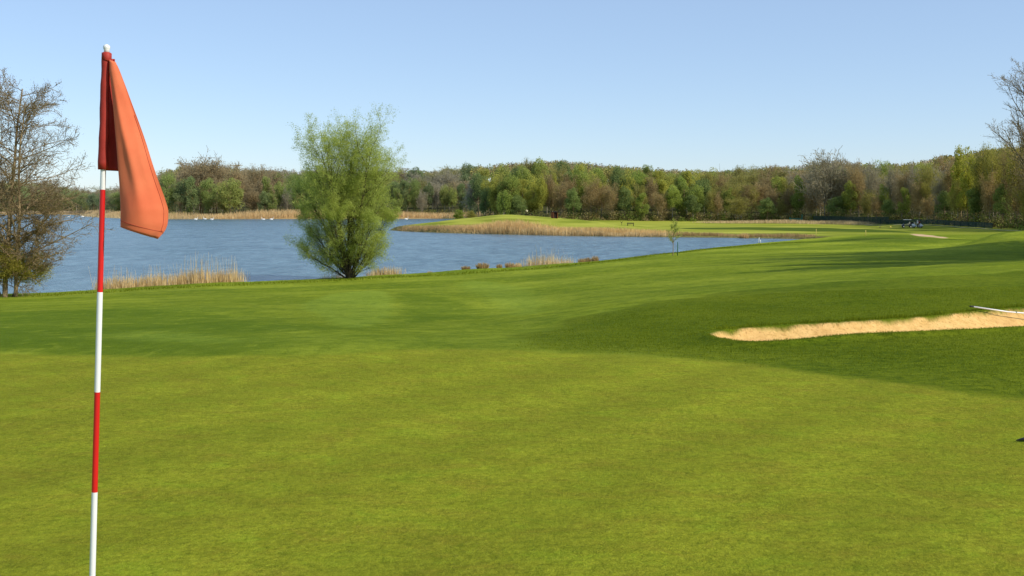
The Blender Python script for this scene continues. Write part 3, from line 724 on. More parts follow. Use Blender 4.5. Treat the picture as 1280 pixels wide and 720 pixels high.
# hand-placed trees: px, top y, width px, kind, depth (None = wood edge)
HP = [
 (212, 217, 30, 'green', 0), (240, 222, 30, 'dark', 0), (262, 224, 26, 'green', 0), (289, 224, 44, 'green', -6), (280, 229, 20, 'yellow', 3), (251, 197, 62, 'brown', 30), (232, 204, 46, 'brown', 40), (272, 202, 46, 'brown', 35),
 (300, 207, 40, 'brown', 30), (322, 208, 40, 'brown', 35), (345, 211, 34, 'brown', 45), (318, 236, 26, 'brown', 5), (226, 228, 26, 'dark', 2), (335, 222, 24, 'green', 15), (352, 228, 22, 'green', 4), (368, 226, 26, 'green', 8), (384, 224, 24, 'green', 6), (332, 240, 20, 'dark', 0),
 (360, 236, 16, 'grey', 0), (342, 243, 18, 'green', -2), (374, 242, 18, 'olive', 0), (392, 236, 22, 'dark', 2),
 (30, 240, 26, 'green', 0), (52, 238, 24, 'green', 3), (72, 240, 24, 'olive', 0), (84, 243, 24, 'green', 0), (97, 239, 22, 'green', 8), (108, 241, 22, 'green', 0), (118, 242, 20, 'dark', 0), (66, 232, 34, 'brown', 40), (90, 234, 30, 'brown', 40), (112, 238, 24, 'brown', 30), (130, 240, 20, 'dark', 10), (150, 240, 24, 'green', 0), (172, 236, 24, 'dark', 0), (190, 228, 28, 'green', 0),
 (505, 226, 26, 'dark', 3), (518, 224, 22, 'green', 4), (528, 238, 16, 'grey', 0), (536, 230, 20, 'dark', 4), (546, 226, 18, 'grey', 6), (556, 232, 20, 'green', 2), (566, 236, 18, 'green', 0), (578, 230, 22, 'dark', 3), (590, 226, 22, 'dark', 0), (497, 236, 22, 'green', 0),
 (608, 235, 24, 'dark', 12), (620, 224, 28, 'yellow', 8), (638, 219, 34, 'green', 6), (630, 240, 24, 'green', 0), (653, 209, 44, 'green', 26), (676, 219, 24, 'yellow', 4), (668, 232, 22, 'yellow', 6), (690, 218, 26, 'yellow', 22),
 (648, 245, 26, 'dark', 2), (700, 228, 24, 'brown', 4), (712, 216, 30, 'dark', 12), (724, 214, 34, 'green', 14), (716, 236, 26, 'dark', 0), (738, 226, 26, 'brown', 3), (752, 224, 30, 'brown', 5), (764, 230, 24, 'brown', 0),
 (728, 208, 26, 'yellow', 34), (745, 213, 26, 'green', 28), (772, 210, 24, 'dark', 26), (783, 214, 22, 'yellow', 10), (780, 234, 26, 'dark', 0), (796, 214, 30, 'green', 22), (800, 230, 24, 'olive', 2), (802, 242, 28, 'green', -3), (814, 222, 22, 'brown', 8), (822, 214, 26, 'yellow', 26),
 (826, 240, 22, 'brown', 0), (840, 232, 30, 'green', 0), (852, 229, 32, 'green', 4), (870, 232, 30, 'green', 2), (866, 244, 28, 'dark', -3), (858, 214, 28, 'yellow', 26), (880, 216, 28, 'olive', 22), (884, 217, 20, 'yellow', 26),
 (888, 238, 18, 'olive', 0), (897, 240, 18, 'brown', 0), (908, 236, 22, 'green', 6), (922, 247, 30, 'olive', -3), (914, 228, 26, 'olive', 14), (934, 232, 22, 'brown', 6), (958, 248, 30, 'dark', -4), (944, 228, 24, 'brown', 10), (975, 250, 20, 'olive', 0), (926, 218, 24, 'olive', 26), (902, 216, 24, 'brown', 26),
 (972, 222, 30, 'green', 12), (996, 221, 30, 'green', 0), (984, 236, 20, 'brown', 2), (966, 236, 22, 'brown', 4), (955, 214, 26, 'brown', 26), 
 (1035, 192, 62, 'grey', 4), (1020, 204, 34, 'grey', 8), (1052, 200, 34, 'grey', 6), (1014, 236, 20, 'brown', 0), (1062, 228, 28, 'green', 2), (1044, 246, 26, 'dark', -2), (1072, 204, 30, 'brown', 6), (1084, 238, 24, 'olive', 0), (1090, 206, 24, 'grey', 6), (1095, 246, 24, 'brown', -2),
 (1104, 232, 22, 'green', 2), (1116, 208, 26, 'grey', 6), (1110, 250, 24, 'dark', -2), (1126, 214, 24, 'brown', 2), (1130, 236, 24, 'green', 0), (1140, 206, 26, 'grey', 8), (1148, 228, 26, 'brown', 0), (1160, 206, 30, 'olive', 6), (1158, 244, 26, 'brown', -2),
 (1172, 216, 24, 'grey', 2), (1180, 240, 28, 'dark', -1), (1188, 204, 30, 'brown', 6), (1200, 185, 34, 'yellow', 6), (1208, 196, 26, 'yellow', 2), (1196, 226, 30, 'olive', 0), (1222, 184, 36, 'olive', 2), (1216, 236, 28, 'dark', -1), (1240, 188, 36, 'olive', 4), (1236, 216, 28, 'brown', 0),
 (1258, 182, 38, 'brown', 2), (1252, 232, 30, 'dark', -1), (1272, 178, 40, 'olive', 2), (1268, 214, 34, 'brown', 0), (1290, 172, 44, 'brown', 2), (1312, 170, 44, 'olive', 4), (1286, 236, 34, 'olive', -1), (1335, 168, 46, 'brown', 4), (1360, 170, 46, 'olive', 4), (1390, 165, 50, 'brown', 2),
]
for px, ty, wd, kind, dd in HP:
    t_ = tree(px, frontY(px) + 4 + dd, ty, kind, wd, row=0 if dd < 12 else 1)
    if kind == 'brown' and 200 < px < 350: t_.children[-1].material_slots[0].link = 'OBJECT'; t_.children[-1].material_slots[0].material = M['rust']
sky_pts = [(-100, 226), (0, 226), (60, 227), (100, 235), (120, 239), (150, 232), (190, 216), (230, 205), (270, 203), (300, 208), (350, 211), (400, 211), (460, 212), (500, 211), (560, 209), (600, 204), (650, 201), (700, 198), (750, 203), (830, 209), (880, 212), (950, 208), (1000, 204), (1040, 199), (1100, 204), (1150, 199), (1200, 188), (1280, 180), (1400, 170)]
def skyY(px): return float(np.interp(px, [p[0] for p in sky_pts], [p[1] for p in sky_pts]))
# fill the wood behind the edge
def pick(px, row):
    q = random.random()
    if px < 140: return 'green' if q < .35 else 'brown' if q < .75 else 'olive'
    if px < 330: return 'brown' if q < .85 else 'olive'
    if px < 440: return 'green' if q < .55 else 'brown'
    if px < 600: return 'grey' if q < .25 else 'olive' if q < .6 else 'dark' if q < .9 else 'brown'
    if px < 900: return ('green' if q < .30 else 'yellow' if q < .42 else 'olive' if q < .76 else 'brown' if q < .88 else 'dark')
    return 'brown' if q < .25 else 'olive' if q < .62 else 'grey' if q < .76 else 'green' if q < .95 else 'yellow'
for row, (dY, sp, tmix) in enumerate([(1.05, 20, .45), (1.16, 20, .72), (1.30, 22, .9)]):
    px = -40 + row * 6
    while px < 1330:
        Y = frontY(px) * dY + random.uniform(-6, 6)
        if not 436 < px < 450:
            low = 240; ty = low + (skyY(px) - low) * tmix + random.uniform(-5, 5)
            tree(px, Y, ty, pick(px, row), sp * random.uniform(1.3, 1.9), row=1 if row < 2 else 2)
        px += sp * random.uniform(.75, 1.25)
print('individual trees', count[0])

# bushes
def bush(px, py, Y, wd, h, kind, label):
    X = (px - 640) / F * Y; z = gz(X, Y); o = empty('bush', (X, Y, z - .1), random.random() * 6, label=label, cat='bush')
    trm, cr, ch = stock[kind][0]; s_ = h / 10.; sx = wd / 6.2; o.scale = (sx, sx, s_); put('foliage', cr, o); return o
bush(573, 262, 290, 4.6, 3.6, 'green', 'larger round green bush on the lake point right of the willow')
bush(590, 264, 294, 3.6, 3.0, 'olive', 'smaller olive bush right of the round green bush on the lake point')
ssx, ssy, _ = ground(30, 370.5)
bush(36, 370, ssy + .5, 3.4, 3.0, 'olive', 'low tangled shrub at the foot of the bare tree on the left')
bush(2, 370, ssy - 1, 4.0, 3.8, 'olive', 'taller brownish undergrowth round the trunk foot at the left edge')
# trees right of the fairway, outside the frame, whose shadows fall across it
for (X, Y, h, kind, lb) in ((43, 60, 22, 'olive', 'budding tree beside the right of the fairway nearest the bunker'), (52, 76, 26, 'green', 'broad green tree beside the right of the fairway'), (50, 68, 26, 'brown', 'bare brown tree beside the right of the fairway'), (39, 52, 20, 'dark', 'dark tree beside the right of the fairway'), (35.5, 44, 21, 'olive', 'smaller budding tree beside the bunker side of the fairway'), (56, 84, 27, 'green', 'fresh green tree behind the dark tree right of the fairway')):
    z = gz(X, Y); trm, cr, ch = stock[kind][1]; o = empty('fairway_tree', (X, Y, z - .1), 1.0, label=lb, cat='tree'); o.scale = (h / 9, h / 9, h / 10); put('trunk', trm, o); put('crown', cr, o)

# far hill wood as one mass
rn = np.random.default_rng(77); Vs = []; Fs = []; Ts = []; nv = 0
tones = {'br': ((.26, .185, .08), (.44, .32, .15)), 'ol': ((.24, .21, .045), (.44, .37, .09)), 'gn': ((.18, .23, .04), (.34, .38, .09)), 'gy': ((.30, .26, .17), (.50, .43, .30))}
nt_ = 0
for i in range(2600):
    px = rn.uniform(-120, 1440); f0 = frontY(px); Y = f0 * rn.uniform(1.28, 2.3) + 10
    if px < 140: Y = rn.uniform(800, 1250)
    X = (px - 640) / F * Y; tt = skyY(px) + 1 + rn.uniform(0, 5) + (3.2 - Y / f0) * 3 * (rn.random() < .6)
    if 350 < px < 470 and Y > 900: tt -= 2
    top = EYE - slope(tt) * Y; h = rn.uniform(9, 16); r_ = rn.uniform(2.6, 4.6)
    q = rn.random(); kk_ = 'br' if q < .22 else 'ol' if q < .72 else 'gn' if q < .88 else 'gy'
    if px < 140: kk_ = 'br' if q < .6 else 'gn'
    if 350 < px < 450: kk_ = 'gy'
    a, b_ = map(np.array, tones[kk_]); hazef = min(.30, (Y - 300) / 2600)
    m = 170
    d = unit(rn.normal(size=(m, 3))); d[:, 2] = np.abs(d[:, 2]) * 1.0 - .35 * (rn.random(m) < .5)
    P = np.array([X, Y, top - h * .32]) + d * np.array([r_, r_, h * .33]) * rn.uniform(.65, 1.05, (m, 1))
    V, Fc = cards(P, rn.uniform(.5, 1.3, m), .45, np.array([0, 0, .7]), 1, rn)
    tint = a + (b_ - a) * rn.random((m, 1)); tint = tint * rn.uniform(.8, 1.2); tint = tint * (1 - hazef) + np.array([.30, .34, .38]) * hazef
    Vs.append(V); Fs.append(Fc + nv); nv += len(V); Ts.append(tint)
    if rn.random() < .6:       # stem
        sx_ = rn.uniform(.10, .2); zt = top - h * .3; zb = top - h - 4
        dx = rn.uniform(-.6, .6)
        V = np.array([[X - sx_, Y - r_, zb], [X + sx_, Y - r_, zb], [X + dx + sx_ * .4, Y - r_ * .6, zt], [X + dx - sx_ * .4, Y - r_ * .6, zt]])
        Vs.append(V); Fs.append(np.arange(4).reshape(1, 4) + nv); nv += 4; Ts.append(np.array([[.30, .26, .18]]) * rn.uniform(.6, 1.2))
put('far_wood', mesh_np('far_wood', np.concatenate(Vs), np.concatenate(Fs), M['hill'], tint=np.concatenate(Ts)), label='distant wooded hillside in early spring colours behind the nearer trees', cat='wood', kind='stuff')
# undergrowth along the wood edge
Vs = []; Fs = []; Ts = []; nv = 0
for i in range(1500):
    px = rn.uniform(-60, 1420); Y = frontY(px) + rn.uniform(-1, 14); X = (px - 640) / F * Y; z = gz(X, Y)
    m = 110; r_ = rn.uniform(1.0, 2.8); hh = rn.uniform(.6, 1.8) ** 2 * 1.6; d = unit(rn.normal(size=(m, 3))); d[:, 2] = np.abs(d[:, 2])
    V, Fc = cards(np.array([X, Y, z]) + d * np.array([r_, r_, hh]) * rn.uniform(.3, 1, (m, 1)), rn.uniform(.18, .5, m), .6, np.array([0, 0, .5]), 1, rn)
    base = [(.17, .22, .04), (.22, .18, .06), (.25, .20, .09), (.15, .16, .04)][rn.integers(4)]
    Vs.append(V); Fs.append(Fc + nv); nv += len(V); Ts.append(np.array([base]) * rn.uniform(.5, 1.6, (m, 1)))
put('undergrowth', mesh_np('undergrowth', np.concatenate(Vs), np.concatenate(Fs), M['hill'], tint=np.concatenate(Ts)), label='tangled low undergrowth along the foot of the wood', cat='undergrowth', kind='stuff')

# ------------------------------------------------------------------ reeds and tufts
def reed_bed(name, label, pts, spread, n, h, wd, mat, heads=.0, lean=.12, tall=0.0, cat='reeds'):
    rn = np.random.default_rng(abs(len(label)) * 31 + n); pts = np.array(pts, float); seg = np.linalg.norm(np.diff(pts[:, :2], axis=0), axis=1); cum = np.concatenate([[0], np.cumsum(seg)])
    t = rn.random(n) * cum[-1]; dens = .5 + .5 * np.sin(t * 2.1 / max(spread, .4)) * np.sin(t * .7 / max(spread, .4) + 2)
    t = t + rn.normal(size=n) * .2
    X = np.interp(t, cum, pts[:, 0]) + rn.normal(size=n) * spread * .25; Y = np.interp(t, cum, pts[:, 1]) + rn.uniform(-.5, .5, n) * spread
    Z = height(X, Y); hh = np.interp(t, cum, pts[:, 2]) if pts.shape[1] > 2 else 1.0
    H = h * hh * rn.uniform(.45, 1.05, n) * (.7 + .45 * dens); 
    if tall: H = np.where(rn.random(n) < tall, H * 1.9, H)
    V, Fb = blades(np.stack([X, Y, Z - .05], 1), H, wd, lean, rn, heads)
    tn = np.clip(rn.random(n) * .7 + .3 * (1 - dens), 0, 1); tn = np.concatenate([tn, rn.random(len(Fb) - n) * .6])
    return put(name, mesh_np(name, V, Fb, mat, tone=tn), label=label, cat=cat, kind='stuff')
def shore(*pp, dy=0): return [(*atz(px, py, WZ + .1)[:2], s_) for px, py, s_ in pp]
reed_bed('reeds', 'dry straw-coloured reeds at the water edge right of the flagstick', shore((128, 363.5, .9), (165, 361, .8), (200, 359, 1), (240, 356.6, 1.1), (285, 354.5, 1.0), (299, 354, .9)), 1.4, 3000, 1.15, .035, M['reed'], .04, .10, .06)
reed_bed('reeds', 'tall dry reeds on the near bank between brown grass tufts', shore((658, 331.5, 1), (680, 330, 1), (700, 328.5, .8), (716, 327.2, .5)), 1.6, 900, 1.25, .04, M['reed'], .10, .10, .05)
reed_bed('reeds', 'pale dry reeds at the right foot of the willow', shore((462, 345.2, .7), (480, 344, 1), (497, 342.6, .8)), 1.4, 600, .95, .035, M['reed'], .0, .12)
reed_bed('reeds', 'thin pale reeds in the water left of the willow foot', shore((398, 348.2, .6), (418, 347.2, 1), (432, 346.4, .8)), 1.2, 260, .8, .03, M['reed'], .0, .12)
pen = [(560, 291.2, .15), (590, 291.8, .3), (610, 292.4, .8), (640, 293, 1.1), (680, 294, 1.1), (710, 294.8, .95), (740, 295.2, .75), (770, 295.6, .7), (800, 295.8, .55), (835, 296.2, .5)]
rb = [(lambda q: (q[0], q[1] + 5.0, s_ * 1.0))(atz(px, py, WZ)) for px, py, s_ in pen]
reed_bed('reeds', 'broad golden reed bed on the shore of the grassy point across the inlet', rb, 8, 16000, 2.05, .07, M['reed_far'], .0, .06)
reed_bed('reeds', 'front fringe of pale reed stems along the water of the point', [(x, y - 4.4, s_ * .9) for x, y, s_ in rb], 2.5, 8000, 1.5, .07, M['reed'], .0, .08)
sh2 = [atz(px, py, WZ)[:2] for px, py in ((845, 296.4), (900, 296.8), (940, 297.6), (985, 298.2), (1018, 299))]
reed_bed('dry_grass', 'short dry bank grass along the far side of the inlet', [(x, y + 2.2, s_) for (x, y), s_ in zip(sh2, (.9, .8, .7, .8, .9))], 3.0, 4200, .9, .07, M['tuft'], 0, .25, cat='grass')
sh3 = [atz(px, py, WZ)[:2] for px, py in ((500, 288.9), (530, 290.2), (560, 291.1), (600, 292.2))]
reed_bed('dry_grass', 'low brown bank grass at the left end of the grassy point', [(x, y + 2, 1) for x, y in sh3], 2.4, 2200, .75, .07, M['tuft'], 0, .25, cat='grass')
fs = [(-250, 660, .7), (-232, 612, .8), (-200, 545, 1), (-183, 512, 1.1), (-150, 470, 1.1), (-140, 467, 1), (-118, 473, 1.2), (-95, 480, 1.5), (-78, 484, 1.3), (-49, 488, .9), (-30, 486, .9), (-14, 480, .8)]
reed_bed('reeds', 'long band of dry golden reeds on the far lake shore', fs, 14, 30000, 2.7, .16, M['reed_far'], 0, .12)
reed_bed('reeds', 'dark marshy edge of dry reeds at the far left shore', [(-370, 712, .5), (-330, 712, .6), (-290, 700, .7), (-255, 668, .8)], 12, 5000, 2.2, .16, M['tuft'], 0, .12)
pale = [( (px - 640) / F * Y, Y, s_) for px, Y, s_ in ((880, 332, .5), (930, 332, .8), (980, 330, 1.1), (1010, 326, 1.2), (1050, 318, 1.0), (1085, 306, .8))]
reed_bed('dry_grass', 'strip of whitish dry grass before the wood left of the carts', pale, 9, 9000, 1.1, .09, M['reed'], 0, .3, cat='grass')

def tuft(px, py, wd, h, mat, label, n=320, z=None, group=None):
    p = atz(px, py, WZ + .12) if z is None else ground(px, py); rn = np.random.default_rng(int(px * 7)); k = n
    th = rn.uniform(0, 6.28, k); rr = wd / 2 * np.sqrt(rn.random(k)) * .75; P = np.stack([rr * np.cos(th), rr * np.sin(th) * .8, 0 * rr - .03], 1)
    V, Fb = blades(P, h * rn.uniform(.5, 1.05, k) * (1 - .5 * (rr / wd * 2) ** 2), wd * .03 + .012, .0, rn)
    V = V.reshape(k, 4, 3); outw = np.stack([np.cos(th), np.sin(th), 0 * th], 1) * (rr / wd * 1.6 * h * .45)[:, None] + rn.normal(size=(k, 3)) * .05 * h
    V[:, 2:] += outw[:, None]; V = V.reshape(-1, 3)
    o = put('grass_tuft', mesh_np('grass_tuft', V, Fb, mat, tone=rn.random(k)), None, (p[0], p[1], gz(p[0], p[1])), label=label, cat='grass tuft')
    if group: o['group'] = group
    return o
G = 'grass tufts along the near bank'
tuft(582, 337.2, .95, .42, M['tuft'], 'small round brown grass tuft on the bank, leftmost of the row', group=G)
tuft(603, 336, 1.3, .62, M['tuft'], 'largest brown grass tuft on the near bank, second from the left', 420, group=G)
tuft(624, 334.6, .55, .48, M['tuft'], 'narrow brown grass tuft, third from the left on the bank', group=G)
tuft(637, 333.6, 1.0, .6, M['tuft'], 'wide brown tuft just left of the near-bank reeds, inner half', group=G)
tuft(647, 333, .9, .5, M['reed'], 'paler brown tuft touching the left end of the near-bank reeds', group=G)
tuft(727, 327, .8, .55, M['tuft'], 'dark brown tuft just right of the near-bank reeds', group=G)
tuft(735, 326.4, .8, .6, M['tuft'], 'middle tuft of three right of the near-bank reeds', group=G)
tuft(744, 325.6, .8, .7, M['tuft'], 'reddish tuft at the right end of the near bank row', group=G)
tuft(537, 339.5, .5, .3, M['tuft'], 'tiny brown tuft between willow and the row of tufts', 120, group=G)
tuft(930, 296.8, 1.9, 1.1, M['reed_far'], 'tall round straw-coloured tussock across the inlet', 500)
tuft(984, 298, 1.7, .8, M['reed_far'], 'low straw tussock near the tip of the inlet', 400)
tuft(1003, 298.6, 1.4, .6, M['reed_far'], 'small tussock at the very tip of the inlet', 300)

# grass fringes: bunker lip and near bank edge
def fringe(name, label, line, n, h, wd, spread, lean=.25, mat='grassblade'):
    rn = np.random.default_rng(n); L = np.array(line)[:, :2]; seg = np.linalg.norm(np.diff(L, axis=0), axis=1); cum = np.concatenate([[0], np.cumsum(seg)])
    t = rn.random(n) * cum[-1]; X = np.interp(t, cum, L[:, 0]) + rn.normal(size=n) * spread; Y = np.interp(t, cum, L[:, 1]) + rn.normal(size=n) * spread
    cl = .55 + .45 * np.sin(t * 7.3 + 2 * np.sin(t * 2.9)) * np.sin(t * 3.1)
    V, Fb = blades(np.stack([X, Y, height(X, Y) - .01], 1), h * rn.uniform(.4, 1.1, n) * (.45 + cl), wd, lean, rn)
    put(name, mesh_np(name, V, Fb, M[mat], tone=rn.random(n)), label=label, cat='grass', kind='stuff')
db = BUNK; up = [p for p in db if True]
far_rim = [at(px, py, Y)[:2] for px, py, Y in ((893, 414.5, 15.9), (950, 411, 16.35), (1040, 407.5, 16.7), (1100, 403, 17.2), (1160, 399, 17.7), (1200, 395, 18.2), (1280, 386.5, 19.4), (1400, 379, 19.8))]
near_rim = [at(px, py, Y)[:2] for px, py, Y in ((889, 420, 15.0), (900, 426, 14.45), (940, 430, 13.65), (1000, 426, 13.8), (1060, 420, 14.25), (1130, 416.5, 14.35), (1280, 413, 14.75), (1420, 410, 15.2))]
fringe('bunker_lip_grass', 'longer dark grass overhanging the far lip of the sand bunker', far_rim, 6500, .055, .008, .06)
fringe('bunker_edge_grass', 'short grass along the near edge of the sand bunker', near_rim, 3500, .03, .007, .06)
bank = [atz(px, py, WZ + .5)[:2] for px, py in ((-30, 371), (60, 369), (130, 363.5), (220, 358), (300, 354.5), (380, 350), (450, 346.5), (560, 338.5), (640, 334), (740, 326.5), (800, 320), (850, 314), (900, 309), (950, 304.5), (1000, 301.5))]
fringe('bank_grass', 'uneven longer grass along the near lake bank', bank, 9000, .16, .03, .8)
# short real blades over the nearer rough
rn = np.random.default_rng(5); k = 340000
X = rn.uniform(-1, 12, k); Y = rn.uniform(9.5, 25, k)
sdr = sdist(X, Y, ROUGH); keep = (rn.random(k) < np.clip(-sdr / 1.6, 0, 1)) & (sdist(X, Y, BUNK) > .05) & (np.abs(X / Y) < .52) & (rn.random(k) < .25 + .75 * np.clip(1.6 - Y / 22, 0, 1)); X, Y = X[keep], Y[keep]; k = len(X)
V, Fb = blades(np.stack([X, Y, height(X, Y) - .004], 1), rn.uniform(.008, .022, k), .007, .7, rn)
put('rough_grass', mesh_np('rough_grass', V, Fb, M['grassblade'], tone=rn.random(k)), label='dark thick mown rough grass round the bunker', cat='grass', kind='stuff')

# ------------------------------------------------------------------ sapling with stake
sx, sy, sz = ground(841, 319.5)
rg = random.Random(14); out = []; tips = []
PS = [(6, .03, .01, 12, 38, .42, .35), (4, .08, .05, 6, 34, .5, .15), (2, .12, .03, 0, 0, 0, 0)]
sp = empty('young_tree', (sx, sy, sz - .05), label='slender young tree in thin pale leaf beside a green stake', cat='tree')
grow(Vector((0, 0, 0)), Vector((.02, 0, 1)), 3.3, .045, 0, PS, out, tips, rg)
put('trunk', skel_mesh(out, 'young_tree_trunk', M['bark'], (6, 4, 3, 3, 3), None, .01), sp)
rn = np.random.default_rng(9); Pt, kk = tip_points(tips, 1500, .07, rn); V, Fc = cards(Pt, rn.uniform(.06, .13, len(Pt)), .5, None, 1, rn)
put('crown', mesh_np('young_tree_crown', V, Fc, M['willow'], tone=rn.random(len(Pt)) * .6), sp)
def stake(px, py, h, r, mat, label, lean=0, name='stake', group=None):
    x, y, z = ground(px, py); b = MB(); b.tube([(0, 0, -.1), (lean * h * .5, 0, h * .5), (lean * h, 0, h * .96), (lean * h, 0, h)], [r, r, r * .95, r * .4], 8)
    o = b.build(name, M[mat], None, (x, y, z), True, label=label, cat='stake')
    if group: o['group'] = group
    return o
stake(847, 319.5, 1.45, .045, 'stakeg', 'thin green support stake beside the young tree')
stake(948, 304, .85, .05, 'white', 'white leaning marker stake at the near edge of the inlet', .12)
stake(951, 304, .5, .05, 'white', 'shorter white marker stake right beside the leaning one', -.18)
stake(1020, 297.5, 1.5, .05, 'stakey', 'yellow marker stake at the tip of the inlet')
stake(1082, 295.2, 1.0, .06, 'stakey', 'yellow marker stake on the fairway left of the sandy path')
stake(506, 345 - 4.5, .35, .04, 'bench', 'short dark peg on the bank right of the willow')
for px, s_ in ((1100, 'left'), (1113, 'right')):
    x, y, z = ground(px, 284.8); b = MB(); b.ball((0, 0, .2), .22, 10); b.tube([(0, 0, -.1), (0, 0, .1)], .05, 6)
    b.build('tee_marker', M['stakey'], None, (x, y, z), True, label=f'small pale tee marker left of the carts, the {s_} of the pair', cat='tee marker', group='tee markers')

# ------------------------------------------------------------------ flagstick
YP = 3.2
def fp(px, py, dy=0.0):
    p = at(px, py, YP); return Vector((p[0], p[1] + dy, p[2]))
def polex(py): return 133 + (py - 65) / (720 - 65) * (115.5 - 133)
fs_ = empty('flagstick', (fp(polex(985), 985)[0], YP, 0), label='red and white striped golf flagstick with a drooping coral flag in the foreground', cat='flagstick')
F0 = Vector(fs_.location)
def loc(v): return Vector(v) - F0
shaft = MB(); ys = [(66, 237, 0), (237, 365, 1), (365, 490, 0), (490, 615, 1), (615, 742, 0), (742, 868, 1), (868, 1010, 0)]
for a, b_, mi in ys:
    p, q = loc(fp(polex(a), a)), loc(fp(polex(b_), b_)); k = .0074 + .0012 * (a / 700)
    shaft.tube([p, q], [k, k + .0003], 20, mi, cap=False)
shaft.build('shaft', [M['white'], M['red']], fs_, smooth=False)
for p in fs_.children[0].data.polygons: p.use_smooth = len(p.vertices) == 4
kn = MB(); t0 = loc(fp(133.4, 64)); kn.tube([t0 + Vector((0, 0, z)) for z in (-.004, 0.003, .008, .014, .018, .020)], [.008, .0075, .0095, .0098, .006, .001], 16)
kn.build('knob', M['white'], fs_, smooth=True)
cp = MB(); cp.tube([loc(fp(133.0, 76)), loc(fp(133.2, 75.4)), loc(fp(133.4, 66.5)), loc(fp(133.4, 65.5))], [.0128, .0140, .0138, .010], 18)
cp.build('collar', M['sleeve'], fs_, smooth=True)
# flag: sleeve round the shaft, recessed panel, hanging front panel, back layer
fl = MB()
nu, nv_ = 14, 40
sleeve_pts = [loc(fp(polex(y) - .6 + .25 * math.sin(y * .09), y)) for y in np.linspace(68, 212, 16)]
slv = MB(); slv.tube(sleeve_pts, [.0115 + .0022 * (i / 15) + .0006 * math.sin(i * 1.9) for i in range(16)], 20)
flag_root = MB()
def grid(fn, nu, nv, mi=0):
    v = [fn(i / (nu - 1), j / (nv - 1)) for j in range(nv) for i in range(nu)]
    f = [(j * nu + i, j * nu + i + 1, (j + 1) * nu + i + 1, (j + 1) * nu + i) for j in range(nv - 1) for i in range(nu - 1)]
    flag_root.add(v, f, mi)
def lx(y): return float(np.interp(y, [74, 90, 130, 180, 213, 250, 281], [138.5, 137.5, 141, 144.5, 145.5, 147, 147.6]))
def rx_(y): return float(np.interp(y, [72, 78, 90, 110, 140, 180, 215, 245, 262, 280, 290, 299], [140.5, 146, 151, 158.5, 169, 183, 194.5, 204, 208.5, 208, 204.5, 197]))
def smn(t): return t * t * (3 - 2 * t)
def panelB(u, v):
    # bottom edge runs from (148,281) to (198,299)
    ytop = 75 - 0 * u + 3 * u; ybot = 281 + 18 * u
    y = ytop + (ybot - ytop) * v
    xl, xr = lx(min(y, 281)), rx_(min(y, 299))
    if y > 281: xl = lx(281) 
    x = xl + (xr - xl) * u
    wdt = (xr - xl) / 60
    # cross-section: left edge curled back, round belly, right edge turned away
    dep = -.034 * math.sin(math.pi * min(u * 1.05 + .05, 1)) ** .8 * wdt + .030 * (1 - smn(min(u / .16, 1))) * (.4 + wdt) + .016 * smn(max((u - .8) / .2, 0)) * wdt
    dep += .004 * math.sin(u * 6 + v * 9) * wdt + .0045 * math.sin(v * 14 - u * 4) * u * wdt - .010 * math.exp(-((u - .35 - .3 * v) / .12) ** 2) * wdt * math.sin(v * 3.1)
    return loc(fp(x, y, dep - .012))
def panelA(u, v):
    y = 72 + 141 * v; x0 = polex(y) + 1; x1 = lx(y) + 2.5
    return loc(fp(x0 + (x1 - x0) * u + 2.2 * math.sin(u * math.pi) * v, y + .8 * u, .004 + .020 * math.sin(math.pi * u) * (.4 + .6 * v) + .012 * u))
def panelC(u, v):
    y = 80 + (272 - 80) * v; xl, xr = lx(y) + 3, rx_(y) - 5
    return loc(fp(xl + (max(xr, xl + .5) - xl) * u, y, .012 + .02 * math.sin(math.pi * u) * v + .006 * math.sin(7 * v)))
grid(panelB, 34, 70); grid(panelA, 10, 40, 1); grid(panelC, 16, 40)  # recessed panel takes the darker sleeve red: fold shade put into its colour
flag = flag_root.build('flag', [M['flag'], M['sleeve']], fs_, smooth=True)
md = flag.modifiers.new('s', 'SOLIDIFY'); md.thickness = .0012; md.offset = 0
slv.build('sleeve', M['sleeve'], flag, smooth=True)
hem = MB(); seam = [panelB(u, .962) + Vector((0, -.0012, 0)) for u in np.linspace(.08, .97, 30)]
seam = seam + [panelB(.93, v) + Vector((0, -.0012, 0)) for v in np.linspace(.955, .3, 24)]
hem.tube(seam, .0006, 5); hem.build('hem_stitching', M['sleeve'], flag, smooth=True)
edge = MB(); edge.tube([panelB(1, v) for v in np.linspace(0.02, .97, 40)] , .0009, 6); edge.build('hem', M['flag'], flag, smooth=True)

# ------------------------------------------------------------------ bunker rake
def ground2(px, py):
    Y = np.linspace(13, 24, 1500); v = (360 - py) / F; X = (px - 640) / F * Y / (math.cos(PITCH) + v * math.sin(PITCH))
    z = height(X, Y); hit = np.nonzero(z >= EYE - slope(py) * Y)[0]; q = hit[0] if len(hit) else -1; return Vector((X[q], Y[q], z[q]))
rk_a = ground2(1212, 389.5); rk_a.z += .09; rk_b = ground2(1335, 404); rk_b.z += .07
print('rake', rk_a, rk_b)
rk = empty('bunker_rake', tuple(rk_b), label='white handled rake lying across the lip of the sand bunker', cat='rake')
d_ = rk_a - rk_b
b = MB(); b.tube([Vector((0, 0, 0)), d_ * .35 + Vector((0, 0, .01)), d_ * .62 + Vector((0, 0, -.012)), d_ * .965], [.0125, .0125, .012, .0115], 12); b.build('handle', M['white'], rk, smooth=True)
b = MB(); b.tube([d_ * .965, d_ * 1.0], [.014, .012], 10); b.build('grip', M['black'], rk, smooth=True)
b = MB(); b.tube([d_ * .535, d_ * .542], .015, 10); b.build('coupling', M['teal'], rk, smooth=True)
b = MB(); pr = d_.cross(Vector((0, 0, 1))).normalized(); b.tube([pr * -.3, pr * .3], .018, 8)
